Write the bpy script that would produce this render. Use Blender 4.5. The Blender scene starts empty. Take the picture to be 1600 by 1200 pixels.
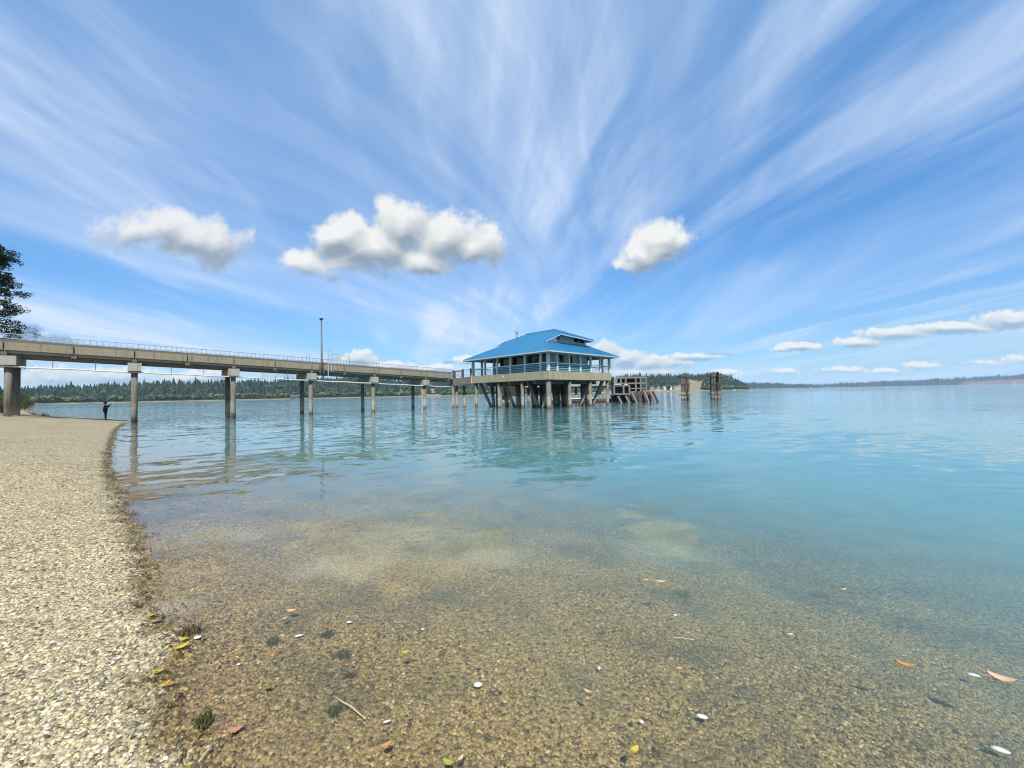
import bpy, bmesh, math, random
import numpy as np
from mathutils import Vector, Matrix, Euler
R = math.radians
random.seed(7); rng = np.random.default_rng(7)
S = bpy.context.scene
COL = S.collection

# ------------------------------------------------------------------ camera
F = 600.0                                   # focal length in pixels of the 1600 x 1200 photograph
CAMZ = 2.0
cam_d = bpy.data.cameras.new('camera'); cam = bpy.data.objects.new('camera', cam_d); COL.objects.link(cam)
cam_d.sensor_width = 36; cam_d.lens = 36 * F / 1600; cam_d.clip_start = 0.05; cam_d.clip_end = 30000
cam.location = (0, 0, CAMZ)
cam.rotation_euler = (R(90 + 1.394), R(1.117), 0)
S.camera = cam
RM = cam.rotation_euler.to_matrix()

def ray(px, py):
    return (RM @ Vector(((px - 800) / F, -(py - 600) / F, -1))).normalized()
def at(px, py, z=0.0):                      # point of the horizontal plane z seen at a pixel of the photo
    d = ray(px, py); t = (z - CAMZ) / d.z
    return Vector((d.x * t, d.y * t, z))
def atY(px, py, Y):                         # point at depth Y
    d = ray(px, py); t = Y / d.y
    return Vector((d.x * t, Y, CAMZ + d.z * t))
def UV(px, py):
    d = ray(px, py); return (d.x / d.y, d.z / d.y)

# ------------------------------------------------------------------ object helpers
def tag(o, label=None, cat=None, group=None, kind=None):
    if label: o['label'] = label
    if cat: o['category'] = cat
    if group: o['group'] = group
    if kind: o['kind'] = kind
    return o
def empty(name, loc, label, cat, group=None):
    o = bpy.data.objects.new(name, None); COL.objects.link(o); o.location = loc
    o.empty_display_size = 0.3
    return tag(o, label, cat, group)

class MB:
    def __init__(s): s.v = []; s.f = []
    def add(s, vs, fs):
        n = len(s.v); s.v += [tuple(p) for p in vs]; s.f += [tuple(i + n for i in f) for f in fs]; return s
    def boxf(s, o, ax, ay, az):             # box from corner o and three edge vectors
        o, ax, ay, az = map(Vector, (o, ax, ay, az))
        p = [o, o + ax, o + ax + ay, o + ay]; p += [q + az for q in p]
        fs = [(0, 3, 2, 1), (4, 5, 6, 7), (0, 1, 5, 4), (1, 2, 6, 5), (2, 3, 7, 6), (3, 0, 4, 7)]
        if ax.cross(ay).dot(az) < 0: fs = [f[::-1] for f in fs]
        return s.add(p, fs)
    def box(s, c, d, rz=0):                 # centre, size, turn
        m = Matrix.Rotation(rz, 3, 'Z'); c = Vector(c)
        ax, ay, az = m @ Vector((d[0], 0, 0)), m @ Vector((0, d[1], 0)), Vector((0, 0, d[2]))
        return s.boxf(c - (ax + ay + az) / 2, ax, ay, az)
    def tube(s, pts, rad, n=8, cap=True):
        pts = [Vector(p) for p in pts]
        if not hasattr(rad, '__len__'): rad = [rad] * len(pts)
        vs = []; fs = []
        for i, p in enumerate(pts):
            t = (pts[min(i + 1, len(pts) - 1)] - pts[max(i - 1, 0)]).normalized()
            a = t.cross(Vector((0, 0, 1)))
            if a.length < 1e-3: a = Vector((1, 0, 0))
            a.normalize(); b = t.cross(a)
            for k in range(n):
                w = 2 * math.pi * k / n
                vs.append(p + (a * math.cos(w) + b * math.sin(w)) * rad[i])
        for i in range(len(pts) - 1):
            for k in range(n):
                q = (k + 1) % n
                fs.append((i * n + k, (i + 1) * n + k, (i + 1) * n + q, i * n + q))
        if cap:
            fs.append(tuple(range(n))); fs.append(tuple((len(pts) - 1) * n + k for k in reversed(range(n))))
        return s.add(vs, fs)
    def shell(s, polys, th):                # polygons with shared corners -> closed slab of thickness th
        key = {}; vs = []; fs = []
        for p in polys:
            f = []
            for q in p:
                kk = tuple(round(c, 4) for c in q)
                if kk not in key: key[kk] = len(vs); vs.append(q)
                f.append(key[kk])
            fs.append(f)
        n = len(vs); edges = {}
        for f in fs:
            for i in range(len(f)):
                a, b = f[i], f[(i + 1) % len(f)]; edges.setdefault((min(a, b), max(a, b)), []).append((a, b))
        allv = [Vector(q) for q in vs] + [Vector(q) - Vector((0, 0, th)) for q in vs]
        out = [tuple(f) for f in fs] + [tuple(i + n for i in reversed(f)) for f in fs]
        for l in edges.values():
            if len(l) == 1:
                a, b = l[0]; out.append((b, a, a + n, b + n))
        return s.add(allv, out)
    def build(s, name, mat, parent=None, smooth=False):
        me = bpy.data.meshes.new(name)
        off = Vector(parent_loc(parent)) if parent else Vector((0, 0, 0))
        me.from_pydata([Vector(p) - off for p in s.v], [], s.f); me.update()
        bm = bmesh.new(); bm.from_mesh(me); bmesh.ops.recalc_face_normals(bm, faces=bm.faces); bm.to_mesh(me); bm.free()
        if smooth:
            for p in me.polygons: p.use_smooth = True
        if mat: me.materials.append(mat)
        o = bpy.data.objects.new(name, me); COL.objects.link(o)
        if parent: o.parent = parent
        return o
def parent_loc(p):
    v = Vector((0, 0, 0))
    while p: v += p.location; p = p.parent
    return v

# ------------------------------------------------------------------ material helpers
class NT:
    def __init__(s, tree): s.t = tree; s.n = tree.nodes; s.l = tree.links
    def new(s, typ, **kw):
        n = s.n.new(typ)
        for k, v in kw.items():
            if k == 'ins':
                for a, b in v.items():
                    sock = n.inputs[a]
                    if isinstance(b, bpy.types.NodeSocket): s.l.new(b, sock)
                    else: sock.default_value = b
            else: setattr(n, k, v)
        return n
    def math(s, op, a, b=None, c=None, clamp=False):
        n = s.n.new('ShaderNodeMath'); n.operation = op; n.use_clamp = clamp
        for i, x in enumerate((a, b, c)):
            if x is None: continue
            if isinstance(x, bpy.types.NodeSocket): s.l.new(x, n.inputs[i])
            else: n.inputs[i].default_value = x
        return n.outputs[0]
    def vmath(s, op, a, b=None, scale=None):
        n = s.n.new('ShaderNodeVectorMath'); n.operation = op
        for i, x in enumerate((a, b)):
            if x is None: continue
            if isinstance(x, bpy.types.NodeSocket): s.l.new(x, n.inputs[i])
            else: n.inputs[i].default_value = x
        if scale is not None:
            if isinstance(scale, bpy.types.NodeSocket): s.l.new(scale, n.inputs['Scale'])
            else: n.inputs['Scale'].default_value = scale
        return n.outputs['Value'] if op in ('LENGTH', 'DOT_PRODUCT', 'DISTANCE') else n.outputs['Vector']
    def noise(s, vec, scale, detail=4, rough=0.55, dist=0.0, out='Fac', dims='3D'):
        n = s.n.new('ShaderNodeTexNoise'); n.noise_dimensions = dims
        if vec is not None: s.l.new(vec, n.inputs['Vector'])
        n.inputs['Scale'].default_value = scale; n.inputs['Detail'].default_value = detail
        n.inputs['Roughness'].default_value = rough; n.inputs['Distortion'].default_value = dist
        return n.outputs[out]
    def ramp(s, fac, stops, interp='LINEAR'):
        n = s.n.new('ShaderNodeValToRGB'); cr = n.color_ramp; cr.interpolation = interp
        while len(cr.elements) < len(stops): cr.elements.new(0.5)
        for e, (p, c) in zip(cr.elements, stops):
            e.position = p; e.color = (*c, 1) if hasattr(c, '__len__') and len(c) == 3 else (c, c, c, 1) if not hasattr(c, '__len__') else c
        s.l.new(fac, n.inputs[0]); return n.outputs['Color']
    def mix(s, fac, a, b, blend='MIX'):
        n = s.n.new('ShaderNodeMix'); n.data_type = 'RGBA'; n.blend_type = blend
        for sock, x in ((n.inputs[0], fac), (n.inputs[6], a), (n.inputs[7], b)):
            if isinstance(x, bpy.types.NodeSocket): s.l.new(x, sock)
            elif hasattr(x, '__len__'): sock.default_value = (*x, 1) if len(x) == 3 else x
            else: sock.default_value = x
        return n.outputs[2]
    def smooth(s, x, a, b, lo=0.0, hi=1.0):
        n = s.n.new('ShaderNodeMapRange'); n.interpolation_type = 'SMOOTHSTEP'
        if isinstance(x, bpy.types.NodeSocket): s.l.new(x, n.inputs[0])
        for i, v in zip((1, 2, 3, 4), (a, b, lo, hi)): n.inputs[i].default_value = v
        return n.outputs[0]
    def sep(s, v):
        n = s.n.new('ShaderNodeSeparateXYZ'); s.l.new(v, n.inputs[0]); return n.outputs
    def comb(s, x, y, z):
        n = s.n.new('ShaderNodeCombineXYZ')
        for i, q in enumerate((x, y, z)):
            if isinstance(q, bpy.types.NodeSocket): s.l.new(q, n.inputs[i])
            else: n.inputs[i].default_value = q
        return n.outputs[0]
    def mapping(s, v, loc=(0, 0, 0), rot=(0, 0, 0), scale=(1, 1, 1)):
        n = s.n.new('ShaderNodeMapping'); s.l.new(v, n.inputs[0])
        n.inputs[1].default_value = loc; n.inputs[2].default_value = rot; n.inputs[3].default_value = scale
        return n.outputs[0]

def newmat(name):
    m = bpy.data.materials.new(name); m.use_nodes = True
    m.node_tree.nodes.clear(); t = NT(m.node_tree)
    out = t.new('ShaderNodeOutputMaterial'); return m, t, out
def princ(t, out, color, rough=0.7, bump=None, bstr=0.3, bdist=0.02, metallic=0.0, spec=0.5, rough_sock=None):
    b = t.new('ShaderNodeBsdfPrincipled')
    if isinstance(color, bpy.types.NodeSocket): t.l.new(color, b.inputs['Base Color'])
    else: b.inputs['Base Color'].default_value = (*color, 1)
    b.inputs['Roughness'].default_value = rough; b.inputs['Metallic'].default_value = metallic
    if rough_sock is not None: t.l.new(rough_sock, b.inputs['Roughness'])
    b.inputs['Specular IOR Level'].default_value = spec
    if bump is not None:
        n = t.new('ShaderNodeBump', ins={'Strength': bstr, 'Distance': bdist, 'Height': bump}); t.l.new(n.outputs[0], b.inputs['Normal'])
    t.l.new(b.outputs[0], out.inputs[0]); return b
def simple(name, col, rough=0.6, var=0.18, scale=4.0, metallic=0.0, spec=0.5, bstr=0.15):
    m, t, out = newmat(name)
    g = t.new('ShaderNodeNewGeometry').outputs['Position']
    n = t.noise(g, scale, 6, 0.6)
    c = t.mix(n, tuple(x * (1 - var) for x in col), tuple(min(1, x * (1 + var)) for x in col))
    princ(t, out, c, rough, n, bstr, 0.02, metallic, spec); return m

def concrete(name, col, streak=0.6, scale=1.0, dark=(0.10, 0.085, 0.06)):
    m, t, out = newmat(name)
    g = t.new('ShaderNodeNewGeometry').outputs['Position']
    n1 = t.noise(g, 0.9 * scale, 6, 0.6); n2 = t.noise(g, 9 * scale, 5, 0.6)
    st = t.noise(t.mapping(g, scale=(2.6, 2.6, 0.22)), 1.6 * scale, 5, 0.62)   # rain streaks running down
    c = t.mix(n1, tuple(x * 0.8 for x in col), tuple(min(1, x * 1.18) for x in col))
    c = t.mix(t.math('MULTIPLY', t.smooth(st, 0.5, 0.74), streak), c, dark)
    c = t.mix(t.smooth(n2, 0.45, 0.8, 0, 0.35), c, tuple(x * 0.55 for x in col))
    princ(t, out, c, 0.85, n2, 0.35, 0.02, 0, 0.25); return m

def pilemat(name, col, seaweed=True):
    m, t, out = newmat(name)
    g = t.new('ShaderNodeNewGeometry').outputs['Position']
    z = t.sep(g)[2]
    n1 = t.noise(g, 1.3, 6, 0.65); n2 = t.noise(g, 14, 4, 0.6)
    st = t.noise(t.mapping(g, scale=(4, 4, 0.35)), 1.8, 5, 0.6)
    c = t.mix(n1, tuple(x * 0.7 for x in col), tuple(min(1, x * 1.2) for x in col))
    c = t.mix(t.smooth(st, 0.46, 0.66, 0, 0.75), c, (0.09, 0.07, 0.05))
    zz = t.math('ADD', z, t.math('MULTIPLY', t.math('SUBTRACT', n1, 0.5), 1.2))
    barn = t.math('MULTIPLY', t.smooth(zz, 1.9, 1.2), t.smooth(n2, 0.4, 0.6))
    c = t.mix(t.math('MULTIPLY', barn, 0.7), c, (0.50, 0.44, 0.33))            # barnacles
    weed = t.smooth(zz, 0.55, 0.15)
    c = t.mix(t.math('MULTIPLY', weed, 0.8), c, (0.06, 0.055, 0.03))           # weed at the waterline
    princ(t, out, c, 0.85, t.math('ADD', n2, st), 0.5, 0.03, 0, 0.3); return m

M = {}
M['conc_panel'] = concrete('weathered_tan_concrete', (0.245, 0.205, 0.14), 0.8)
M['conc_light'] = concrete('pale_concrete', (0.33, 0.305, 0.25), 0.7)
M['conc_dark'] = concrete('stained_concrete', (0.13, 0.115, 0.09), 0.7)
M['conc_fascia'] = concrete('platform_fascia_concrete', (0.33, 0.28, 0.185), 0.65, 0.8)
M['pile'] = pilemat('concrete_pile', (0.165, 0.15, 0.122))
M['pile_in'] = pilemat('shaded_inner_pile', (0.085, 0.07, 0.055))  # darker pile copy: the shade under the deck put into the colour
M['pile_wood'] = pilemat('timber_pile', (0.12, 0.075, 0.045))
M['galv'] = simple('galvanised_steel', (0.45, 0.47, 0.48), 0.45, 0.1, 8, 0.5)
M['darksteel'] = simple('dark_steel', (0.05, 0.045, 0.04), 0.55, 0.3, 6, 0.3)
M['lamp_dark'] = simple('lamp_bronze', (0.09, 0.075, 0.06), 0.5, 0.2, 6)
M['wood_dark'] = simple('dark_timber', (0.07, 0.045, 0.03), 0.8, 0.4, 5)
M['wood_red'] = simple('reddish_timber', (0.13, 0.055, 0.035), 0.8, 0.4, 4)
M['white_paint'] = simple('white_paint', (0.72, 0.73, 0.70), 0.5, 0.05, 3)
M['col_paint'] = simple('column_paint', (0.56, 0.55, 0.48), 0.6, 0.12, 3)
M['wall_green'] = simple('grey_green_wall', (0.30, 0.36, 0.34), 0.7, 0.1, 2)
M['wall_dark'] = simple('shaded_room_wall', (0.045, 0.038, 0.032), 0.7, 0.2, 3)  # room wall darkened in colour to stand for the deep shade there
M['teal_back'] = simple('teal_backing', (0.02, 0.06, 0.09), 0.6, 0.12, 3)
M['trim_grey'] = simple('trim_grey', (0.42, 0.44, 0.43), 0.6, .08, 3)
M['teal_slat'] = simple('teal_slat_paint', (0.14, 0.31, 0.37), 0.5, 0.12, 3)
M['soffit'] = simple('soffit_timber', (0.10, 0.08, 0.06), 0.8, 0.2, 3)
M['floor'] = simple('deck_planks', (0.25, 0.22, 0.18), 0.8, 0.2, 3)
M['pipe'] = simple('utility_pipe', (0.50, 0.50, 0.47), 0.5, 0.15, 6)
M['sign'] = simple('sign_plate', (0.42, 0.40, 0.35), 0.5, 0.1, 3)

def roof_mat():
    m, t, out = newmat('blue_standing_seam_metal')
    g = t.new('ShaderNodeNewGeometry').outputs['Position']
    n = t.noise(g, 0.6, 5, 0.6); n2 = t.noise(t.mapping(g, scale=(1, 1, 0.3)), 3.0, 4, 0.6)
    c = t.mix(n, (0.026, 0.15, 0.28), (0.042, 0.195, 0.34))
    c = t.mix(t.smooth(n2, 0.5, 0.8, 0, 0.3), c, (0.08, 0.23, 0.34))
    princ(t, out, c, 0.38, n2, 0.05, 0.02, 0.0, 0.5); return m
M['roof'] = roof_mat()
def glass_mat():
    m, t, out = newmat('window_glass')
    gl = t.new('ShaderNodeBsdfGlossy', ins={'Roughness': 0.03}); tr = t.new('ShaderNodeBsdfTransparent', ins={'Color': (0.22, 0.27, 0.28, 1)})
    fr = t.new('ShaderNodeFresnel', ins={'IOR': 1.5})
    mx = t.new('ShaderNodeMixShader', ins={0: fr.outputs[0], 1: tr.outputs[0], 2: gl.outputs[0]}); t.l.new(mx.outputs[0], out.inputs[0]); return m
M['glass'] = glass_mat()
def leafmat(name, col, attr=False, transl=0.25, rough=0.6):
    m, t, out = newmat(name)
    g = t.new('ShaderNodeNewGeometry').outputs['Position']
    n = t.noise(g, 3.0, 3)
    if attr:
        c = t.new('ShaderNodeAttribute', attribute_name='tint').outputs['Color']
    else:
        c = t.mix(n, tuple(x * 0.65 for x in col), tuple(min(1, x * 1.35) for x in col))
    b = t.new('ShaderNodeBsdfPrincipled', ins={'Base Color': c, 'Roughness': rough, 'Specular IOR Level': 0.2})
    if transl:
        tl = t.new('ShaderNodeBsdfTranslucent', ins={'Color': c})
        mx = t.new('ShaderNodeMixShader', ins={0: transl, 1: b.outputs[0], 2: tl.outputs[0]}); t.l.new(mx.outputs[0], out.inputs[0])
    else: t.l.new(b.outputs[0], out.inputs[0])
    return m
M['leaf_dark'] = leafmat('dark_needles', (0.022, 0.038, 0.018))
M['leaf_bush'] = leafmat('bush_leaves', (0.09, 0.11, 0.025))
M['forest'] = leafmat('forest_foliage', (0, 0, 0), True, 0.0)
M['bark'] = simple('bark', (0.07, 0.05, 0.035), 0.9, 0.35, 6)
M['driftwood'] = simple('driftwood', (0.16, 0.12, 0.09), 0.85, 0.3, 5)

# ------------------------------------------------------------------ shore and terrain
img_shore = [(290, 1200), (298, 1172), (294, 1144), (280, 1118), (271, 1088), (262, 1052), (274, 1027), (284, 1005), (270, 985), (252, 968), (244, 945), (243, 922), (249, 900), (238, 880), (229, 858), (221, 836), (206, 812), (197, 785), (182, 757), (174, 735), (173, 712), (176, 690), (182, 672), (194, 662)]
shore = [(400, -400), (60, -60), (8, -8.2), (1.5, -1.3), (-0.5, 0.9)]
shore += [tuple(at(*p)[:2]) for p in img_shore]
shore += [(-39.5, 39.5), (-53, 47.5), (-77, 62.0), (-112, 90), (-158, 124), (-262, 204), (-420, 322), (-900, 600)]
SH = np.array(shore, float)

def shore_dist(P):
    """signed distance from the waterline, positive inland (left of the walk towards the far end)"""
    P = np.asarray(P, float); best = np.full(len(P), 1e18); sgn = np.ones(len(P))
    for a, b in zip(SH[:-1], SH[1:]):
        ab = b - a; ap = P - a
        tt = np.clip((ap @ ab) / (ab @ ab), 0, 1); q = ap - tt[:, None] * ab
        d = (q ** 2).sum(1); cr = ab[0] * ap[:, 1] - ab[1] * ap[:, 0]
        m = d < best - 1e-12; best[m] = d[m]; sgn[m] = np.where(cr[m] > 0, 1, -1)
    return np.sqrt(best) * sgn
PROF_X = np.array([-4000, -300, -90, -40, -14, -6, -2, 0, 0.6, 2.0, 7.0, 13, 17, 32, 60, 4000])
PROF_Z = np.array([-14, -12, -7.5, -4.0, -1.45, -0.62, -0.21, 0, 0.085, 0.27, 0.98, 1.22, 1.5, 6.6, 8.5, 12])
def ripple(P):
    x, y = P[:, 0], P[:, 1]
    return (0.018 * np.sin(1.3 * x + 0.7 * y) * np.sin(0.9 * y - 0.6 * x + 1) + 0.012 * np.sin(3.1 * x - 2.2 * y + 2) * np.sin(2.7 * y + 1.1 * x))
def ground_z(P):
    s = shore_dist(P); z = np.interp(s, PROF_X, PROF_Z)
    P = np.asarray(P, float); x, y = P[:, 0], P[:, 1]
    rag = (0.012 * np.sin(6.3 * x + 2.1 * y) * np.sin(5.2 * y - 3.4 * x + .7) + 0.010 * np.sin(11 * x - 7 * y) * np.sin(9.3 * y + 4 * x + 2)) * np.exp(-(s / 1.2) ** 2)
    return z + ripple(P) * np.clip(np.abs(s) / 1.2, 0.35, 1) + rag
def gz(x, y): return float(ground_z([(x, y)])[0])

def polar_sheet(name, r0, r1, nr, a0, a1, na, zfun, mat, full=False):
    rs = r0 * (r1 / r0) ** (np.arange(nr) / (nr - 1)); an = np.linspace(a0, a1, na, endpoint=not full)
    RR, AA = np.meshgrid(rs, an, indexing='ij')
    P = np.stack([RR * np.sin(AA), RR * np.cos(AA)], -1).reshape(-1, 2)
    z = zfun(P); V = np.column_stack([P, z])
    idx = np.arange(nr * na).reshape(nr, na)
    if full: nx = np.roll(idx, -1, 1); q = np.stack([idx[:-1], idx[1:], nx[1:], nx[:-1]], -1).reshape(-1, 4)
    else: q = np.stack([idx[:-1, :-1], idx[1:, :-1], idx[1:, 1:], idx[:-1, 1:]], -1).reshape(-1, 4)
    q = q[:, ::-1]
    faces = q.tolist()
    if full: faces.append(list(range(na))[::1])
    me = bpy.data.meshes.new(name); me.from_pydata(V.tolist(), [], faces); me.update()
    up = sum(p.normal.z for p in list(me.polygons)[:200])
    if up < 0: me.flip_normals()
    for p in me.polygons: p.use_smooth = True
    me.materials.append(mat)
    o = bpy.data.objects.new(name, me); COL.objects.link(o); return o, V

PEB_DRY = [(0.0, (0.064, 0.057, 0.043)), (0.10, (0.160, 0.132, 0.086)), (0.24, (0.352, 0.294, 0.177)), (0.42, (0.533, 0.446, 0.259)), (0.56, (0.598, 0.504, 0.302)), (0.68, (0.320, 0.294, 0.232)), (0.80, (0.459, 0.336, 0.205)), (0.94, (0.640, 0.545, 0.378)), (1.0, (0.854, 0.787, 0.647))]
SAND_REFL = []
for (px_, py_, ra_, rb_) in ((335, 868, .85, .8), (640, 850, 1.5, 1.3), (540, 905, .9, .7), (1035, 836, .9, 1.0), (760, 870, .8, .7), (250, 1010, .3, .3)):
    q_ = at(px_, py_, -.35); SAND_REFL.append((q_.x, q_.y, ra_, rb_))
def pebble_color(t, rnd, pos):
    """stone colours; dark and saturated where wet"""
    c = t.ramp(rnd, PEB_DRY)
    c = t.mix(t.noise(pos, .8, 5, .65), t.mix(1.0, c, (.70, .68, .64), 'MULTIPLY'), t.mix(1.0, c, (1.12, 1.08, .98), 'MULTIPLY'))
    z = t.sep(pos)[2]
    w = t.noise(pos, 2.2, 4, 0.6)
    zz = t.math('ADD', z, t.math('MULTIPLY', t.math('SUBTRACT', w, 0.5), 0.07))
    wet = t.smooth(zz, 0.04, 0.008)
    dark = t.mix(1.0, c, (0.66, 0.57, 0.36), 'MULTIPLY')
    c = t.mix(wet, c, dark)
    # pale sand between the stones, and cloud reflections painted as pale patches
    xyp = t.comb(t.sep(pos)[0], t.sep(pos)[1], 0.0); m_ = None
    for (sx_, sy_, ra, rb) in SAND_REFL:
        e = t.math('SUBTRACT', 1.0, t.vmath('LENGTH', t.vmath('MULTIPLY', t.vmath('SUBTRACT', xyp, (sx_, sy_, 0)), (1 / ra, 1 / rb, 0))))
        m_ = e if m_ is None else t.math('MAXIMUM', m_, e)
    m_ = t.math('ADD', m_, t.math('MULTIPLY', t.math('SUBTRACT', t.noise(pos, 1.7, 5, .62), .5), 1.5))
    c = t.mix(t.math('MULTIPLY', t.smooth(m_, -.1, .7), t.smooth(rnd, .97, .70, 0.0, .55)), c, (0.40, 0.35, 0.235))
    film = t.noise(pos, .9, 5, .65)
    c = t.mix(t.math('MULTIPLY', t.math('MULTIPLY', t.smooth(film, .45, .68), wet), .62), c, (0.085, 0.080, 0.045))   # algae film on sunken stones
    # brown strand of rotted weed along the edge
    strand = t.math('MULTIPLY', t.smooth(zz, 0.045, 0.02), t.smooth(zz, -0.02, 0.0))
    c = t.mix(t.math('MULTIPLY', strand, 0.15), c, (0.055, 0.038, 0.018))
    return c, wet

def beach_mat():
    m, t, out = newmat('pebble_beach')
    g = t.new('ShaderNodeNewGeometry').outputs['Position']
    v = t.new('ShaderNodeTexVoronoi', ins={'Vector': g, 'Scale': 24.0}); v2 = t.new('ShaderNodeTexVoronoi', ins={'Vector': g, 'Scale': 9.0})
    r = t.sep(v.outputs['Color'])[0]
    c, wet = pebble_color(t, r, g)
    big = t.noise(g, 0.5, 5, 0.6)
    c = t.mix(t.smooth(big, 0.35, 0.7, 0, 0.35), c, (0.56, 0.47, 0.27), 'MIX')
    c = t.mix(t.smooth(v.outputs['Distance'], 0.30, 0.62, 0, 0.5), c, (0.07, 0.06, 0.04))
    z = t.sep(g)[2]
    # deeper floor: sandy and silted
    c = t.mix(t.smooth(z, -0.7, -2.2), c, (0.30, 0.31, 0.22))
    h = t.math('SUBTRACT', 1.0, v.outputs['Distance'])
    sm = t.new('ShaderNodeMapRange', ins={0: wet, 1: 0.0, 2: 1.0, 3: 0.8, 4: 0.35})
    # grassy top of the bank
    c = t.mix(t.smooth(z, 1.7, 2.6), c, (0.07, 0.08, 0.03))
    princ(t, out, c, 0.8, h, 0.9, 0.03, 0, 0.3, sm.outputs[0]); return m
M['beach'] = beach_mat()

beach, _ = polar_sheet('beach', 0.35, 5200, 330, 0, 2 * math.pi, 420, ground_z, M['beach'], True)
tag(beach, 'pale pebble beach running down under the water as the seabed', None, None, 'structure')

# pebbles lying on the near beach and on the shallow floor
def pebble_patch():
    m, t, out = newmat('beach_stone')
    g = t.new('ShaderNodeNewGeometry').outputs['Position']
    at_ = t.new('ShaderNodeAttribute', attribute_name='hue', attribute_type='INSTANCER').outputs['Fac']
    c, wet = pebble_color(t, at_, g)
    n = t.noise(g, 70, 4, 0.6)
    c = t.mix(t.smooth(n, 0.5, 0.75, 0, 0.35), c, t.mix(1.0, c, (0.55, 0.5, 0.45), 'MULTIPLY'))
    sm = t.new('ShaderNodeMapRange', ins={0: wet, 1: 0.0, 2: 1.0, 3: 0.75, 4: 0.3})
    princ(t, out, c, 0.7, n, 0.2, 0.004, 0, 0.35, sm.outputs[0])
    o, V = polar_sheet('pebbles', 0.9, 24, 100, R(-85), R(72), 150, ground_z, m)
    me = o.data
    r = np.hypot(V[:, 0], V[:, 1])
    dens = np.interp(r, [0.9, 3.5, 6, 10, 15, 20, 24], [5600, 5200, 3700, 1800, 750, 240, 0]); dens *= np.where(V[:, 2] < -.55, .35, 1.0)
    a = me.attributes.new('dens', 'FLOAT', 'POINT'); a.data.foreach_set('value', dens.astype(np.float32))
    sz = np.interp(r, [1, 4, 8, 17], [0.95, 0.95, 1.0, 1.25])
    a = me.attributes.new('psize', 'FLOAT', 'POINT'); a.data.foreach_set('value', sz.astype(np.float32))
    ng = bpy.data.node_groups.new('scatter_stones', 'GeometryNodeTree'); ng.is_modifier = True
    ng.interface.new_socket('Geometry', in_out='INPUT', socket_type='NodeSocketGeometry')
    ng.interface.new_socket('Geometry', in_out='OUTPUT', socket_type='NodeSocketGeometry')
    N = ng.nodes; L = ng.links
    gi = N.new('NodeGroupInput'); go = N.new('NodeGroupOutput')
    dp = N.new('GeometryNodeDistributePointsOnFaces'); L.new(gi.outputs[0], dp.inputs['Mesh'])
    na = N.new('GeometryNodeInputNamedAttribute'); na.data_type = 'FLOAT'; na.inputs['Name'].default_value = 'dens'
    L.new(na.outputs[0], dp.inputs['Density'])
    join = N.new('GeometryNodeGeometryToInstance')
    sm_ = []
    for k, (sx, sy, szz) in enumerate([(1, .78, .5), (1, .62, .42), (1, .9, .6), (.95, .7, .36), (1, .55, .5)]):
        ic = N.new('GeometryNodeMeshIcoSphere'); ic.inputs['Radius'].default_value = 1.0; ic.inputs['Subdivisions'].default_value = 3 if k < 2 else 2
        nz = N.new('ShaderNodeTexNoise'); nz.noise_dimensions = '4D'; nz.inputs['W'].default_value = k * 3.7 + 1; nz.inputs['Scale'].default_value = 0.9; nz.inputs['Detail'].default_value = 1
        sub = N.new('ShaderNodeVectorMath'); sub.operation = 'SUBTRACT'; L.new(nz.outputs['Color'], sub.inputs[0]); sub.inputs[1].default_value = (.5, .5, .5)
        scl = N.new('ShaderNodeVectorMath'); scl.operation = 'SCALE'; L.new(sub.outputs[0], scl.inputs[0]); scl.inputs['Scale'].default_value = 0.9
        sp = N.new('GeometryNodeSetPosition'); L.new(ic.outputs[0], sp.inputs[0]); L.new(scl.outputs[0], sp.inputs['Offset'])
        tr = N.new('GeometryNodeTransform'); L.new(sp.outputs[0], tr.inputs[0]); tr.inputs['Scale'].default_value = (sx, sy, szz)
        ss = N.new('GeometryNodeSetShadeSmooth'); L.new(tr.outputs[0], ss.inputs[0])
        mt = N.new('GeometryNodeSetMaterial'); L.new(ss.outputs[0], mt.inputs[0]); mt.inputs['Material'].default_value = m
        sm_.append(mt)
    for q in reversed(sm_): L.new(q.outputs[0], join.inputs[0])
    ip = N.new('GeometryNodeInstanceOnPoints'); L.new(dp.outputs['Points'], ip.inputs['Points']); L.new(join.outputs[0], ip.inputs['Instance'])
    ip.inputs['Pick Instance'].default_value = True
    ri = N.new('FunctionNodeRandomValue'); ri.data_type = 'INT'; ri.inputs[4].default_value = 0; ri.inputs[5].default_value = 4; ri.inputs['Seed'].default_value = 3
    L.new(ri.outputs[2], ip.inputs['Instance Index'])
    rr = N.new('FunctionNodeRandomValue'); rr.data_type = 'FLOAT_VECTOR'; rr.inputs[0].default_value = (-.35, -.35, 0); rr.inputs[1].default_value = (.35, .35, 6.283); rr.inputs['Seed'].default_value = 5
    L.new(rr.outputs[0], ip.inputs['Rotation'])
    rs = N.new('FunctionNodeRandomValue'); rs.data_type = 'FLOAT'; rs.inputs[2].default_value = 0.0; rs.inputs[3].default_value = 1.0; rs.inputs['Seed'].default_value = 8
    pw = N.new('ShaderNodeMath'); pw.operation = 'POWER'; L.new(rs.outputs[1], pw.inputs[0]); pw.inputs[1].default_value = 3.4
    ma = N.new('ShaderNodeMath'); ma.operation = 'MULTIPLY_ADD'; L.new(pw.outputs[0], ma.inputs[0]); ma.inputs[1].default_value = 0.0145; ma.inputs[2].default_value = 0.0045
    nb = N.new('GeometryNodeInputNamedAttribute'); nb.data_type = 'FLOAT'; nb.inputs['Name'].default_value = 'psize'
    mm = N.new('ShaderNodeMath'); mm.operation = 'MULTIPLY'; L.new(ma.outputs[0], mm.inputs[0]); L.new(nb.outputs[0], mm.inputs[1])
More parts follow.
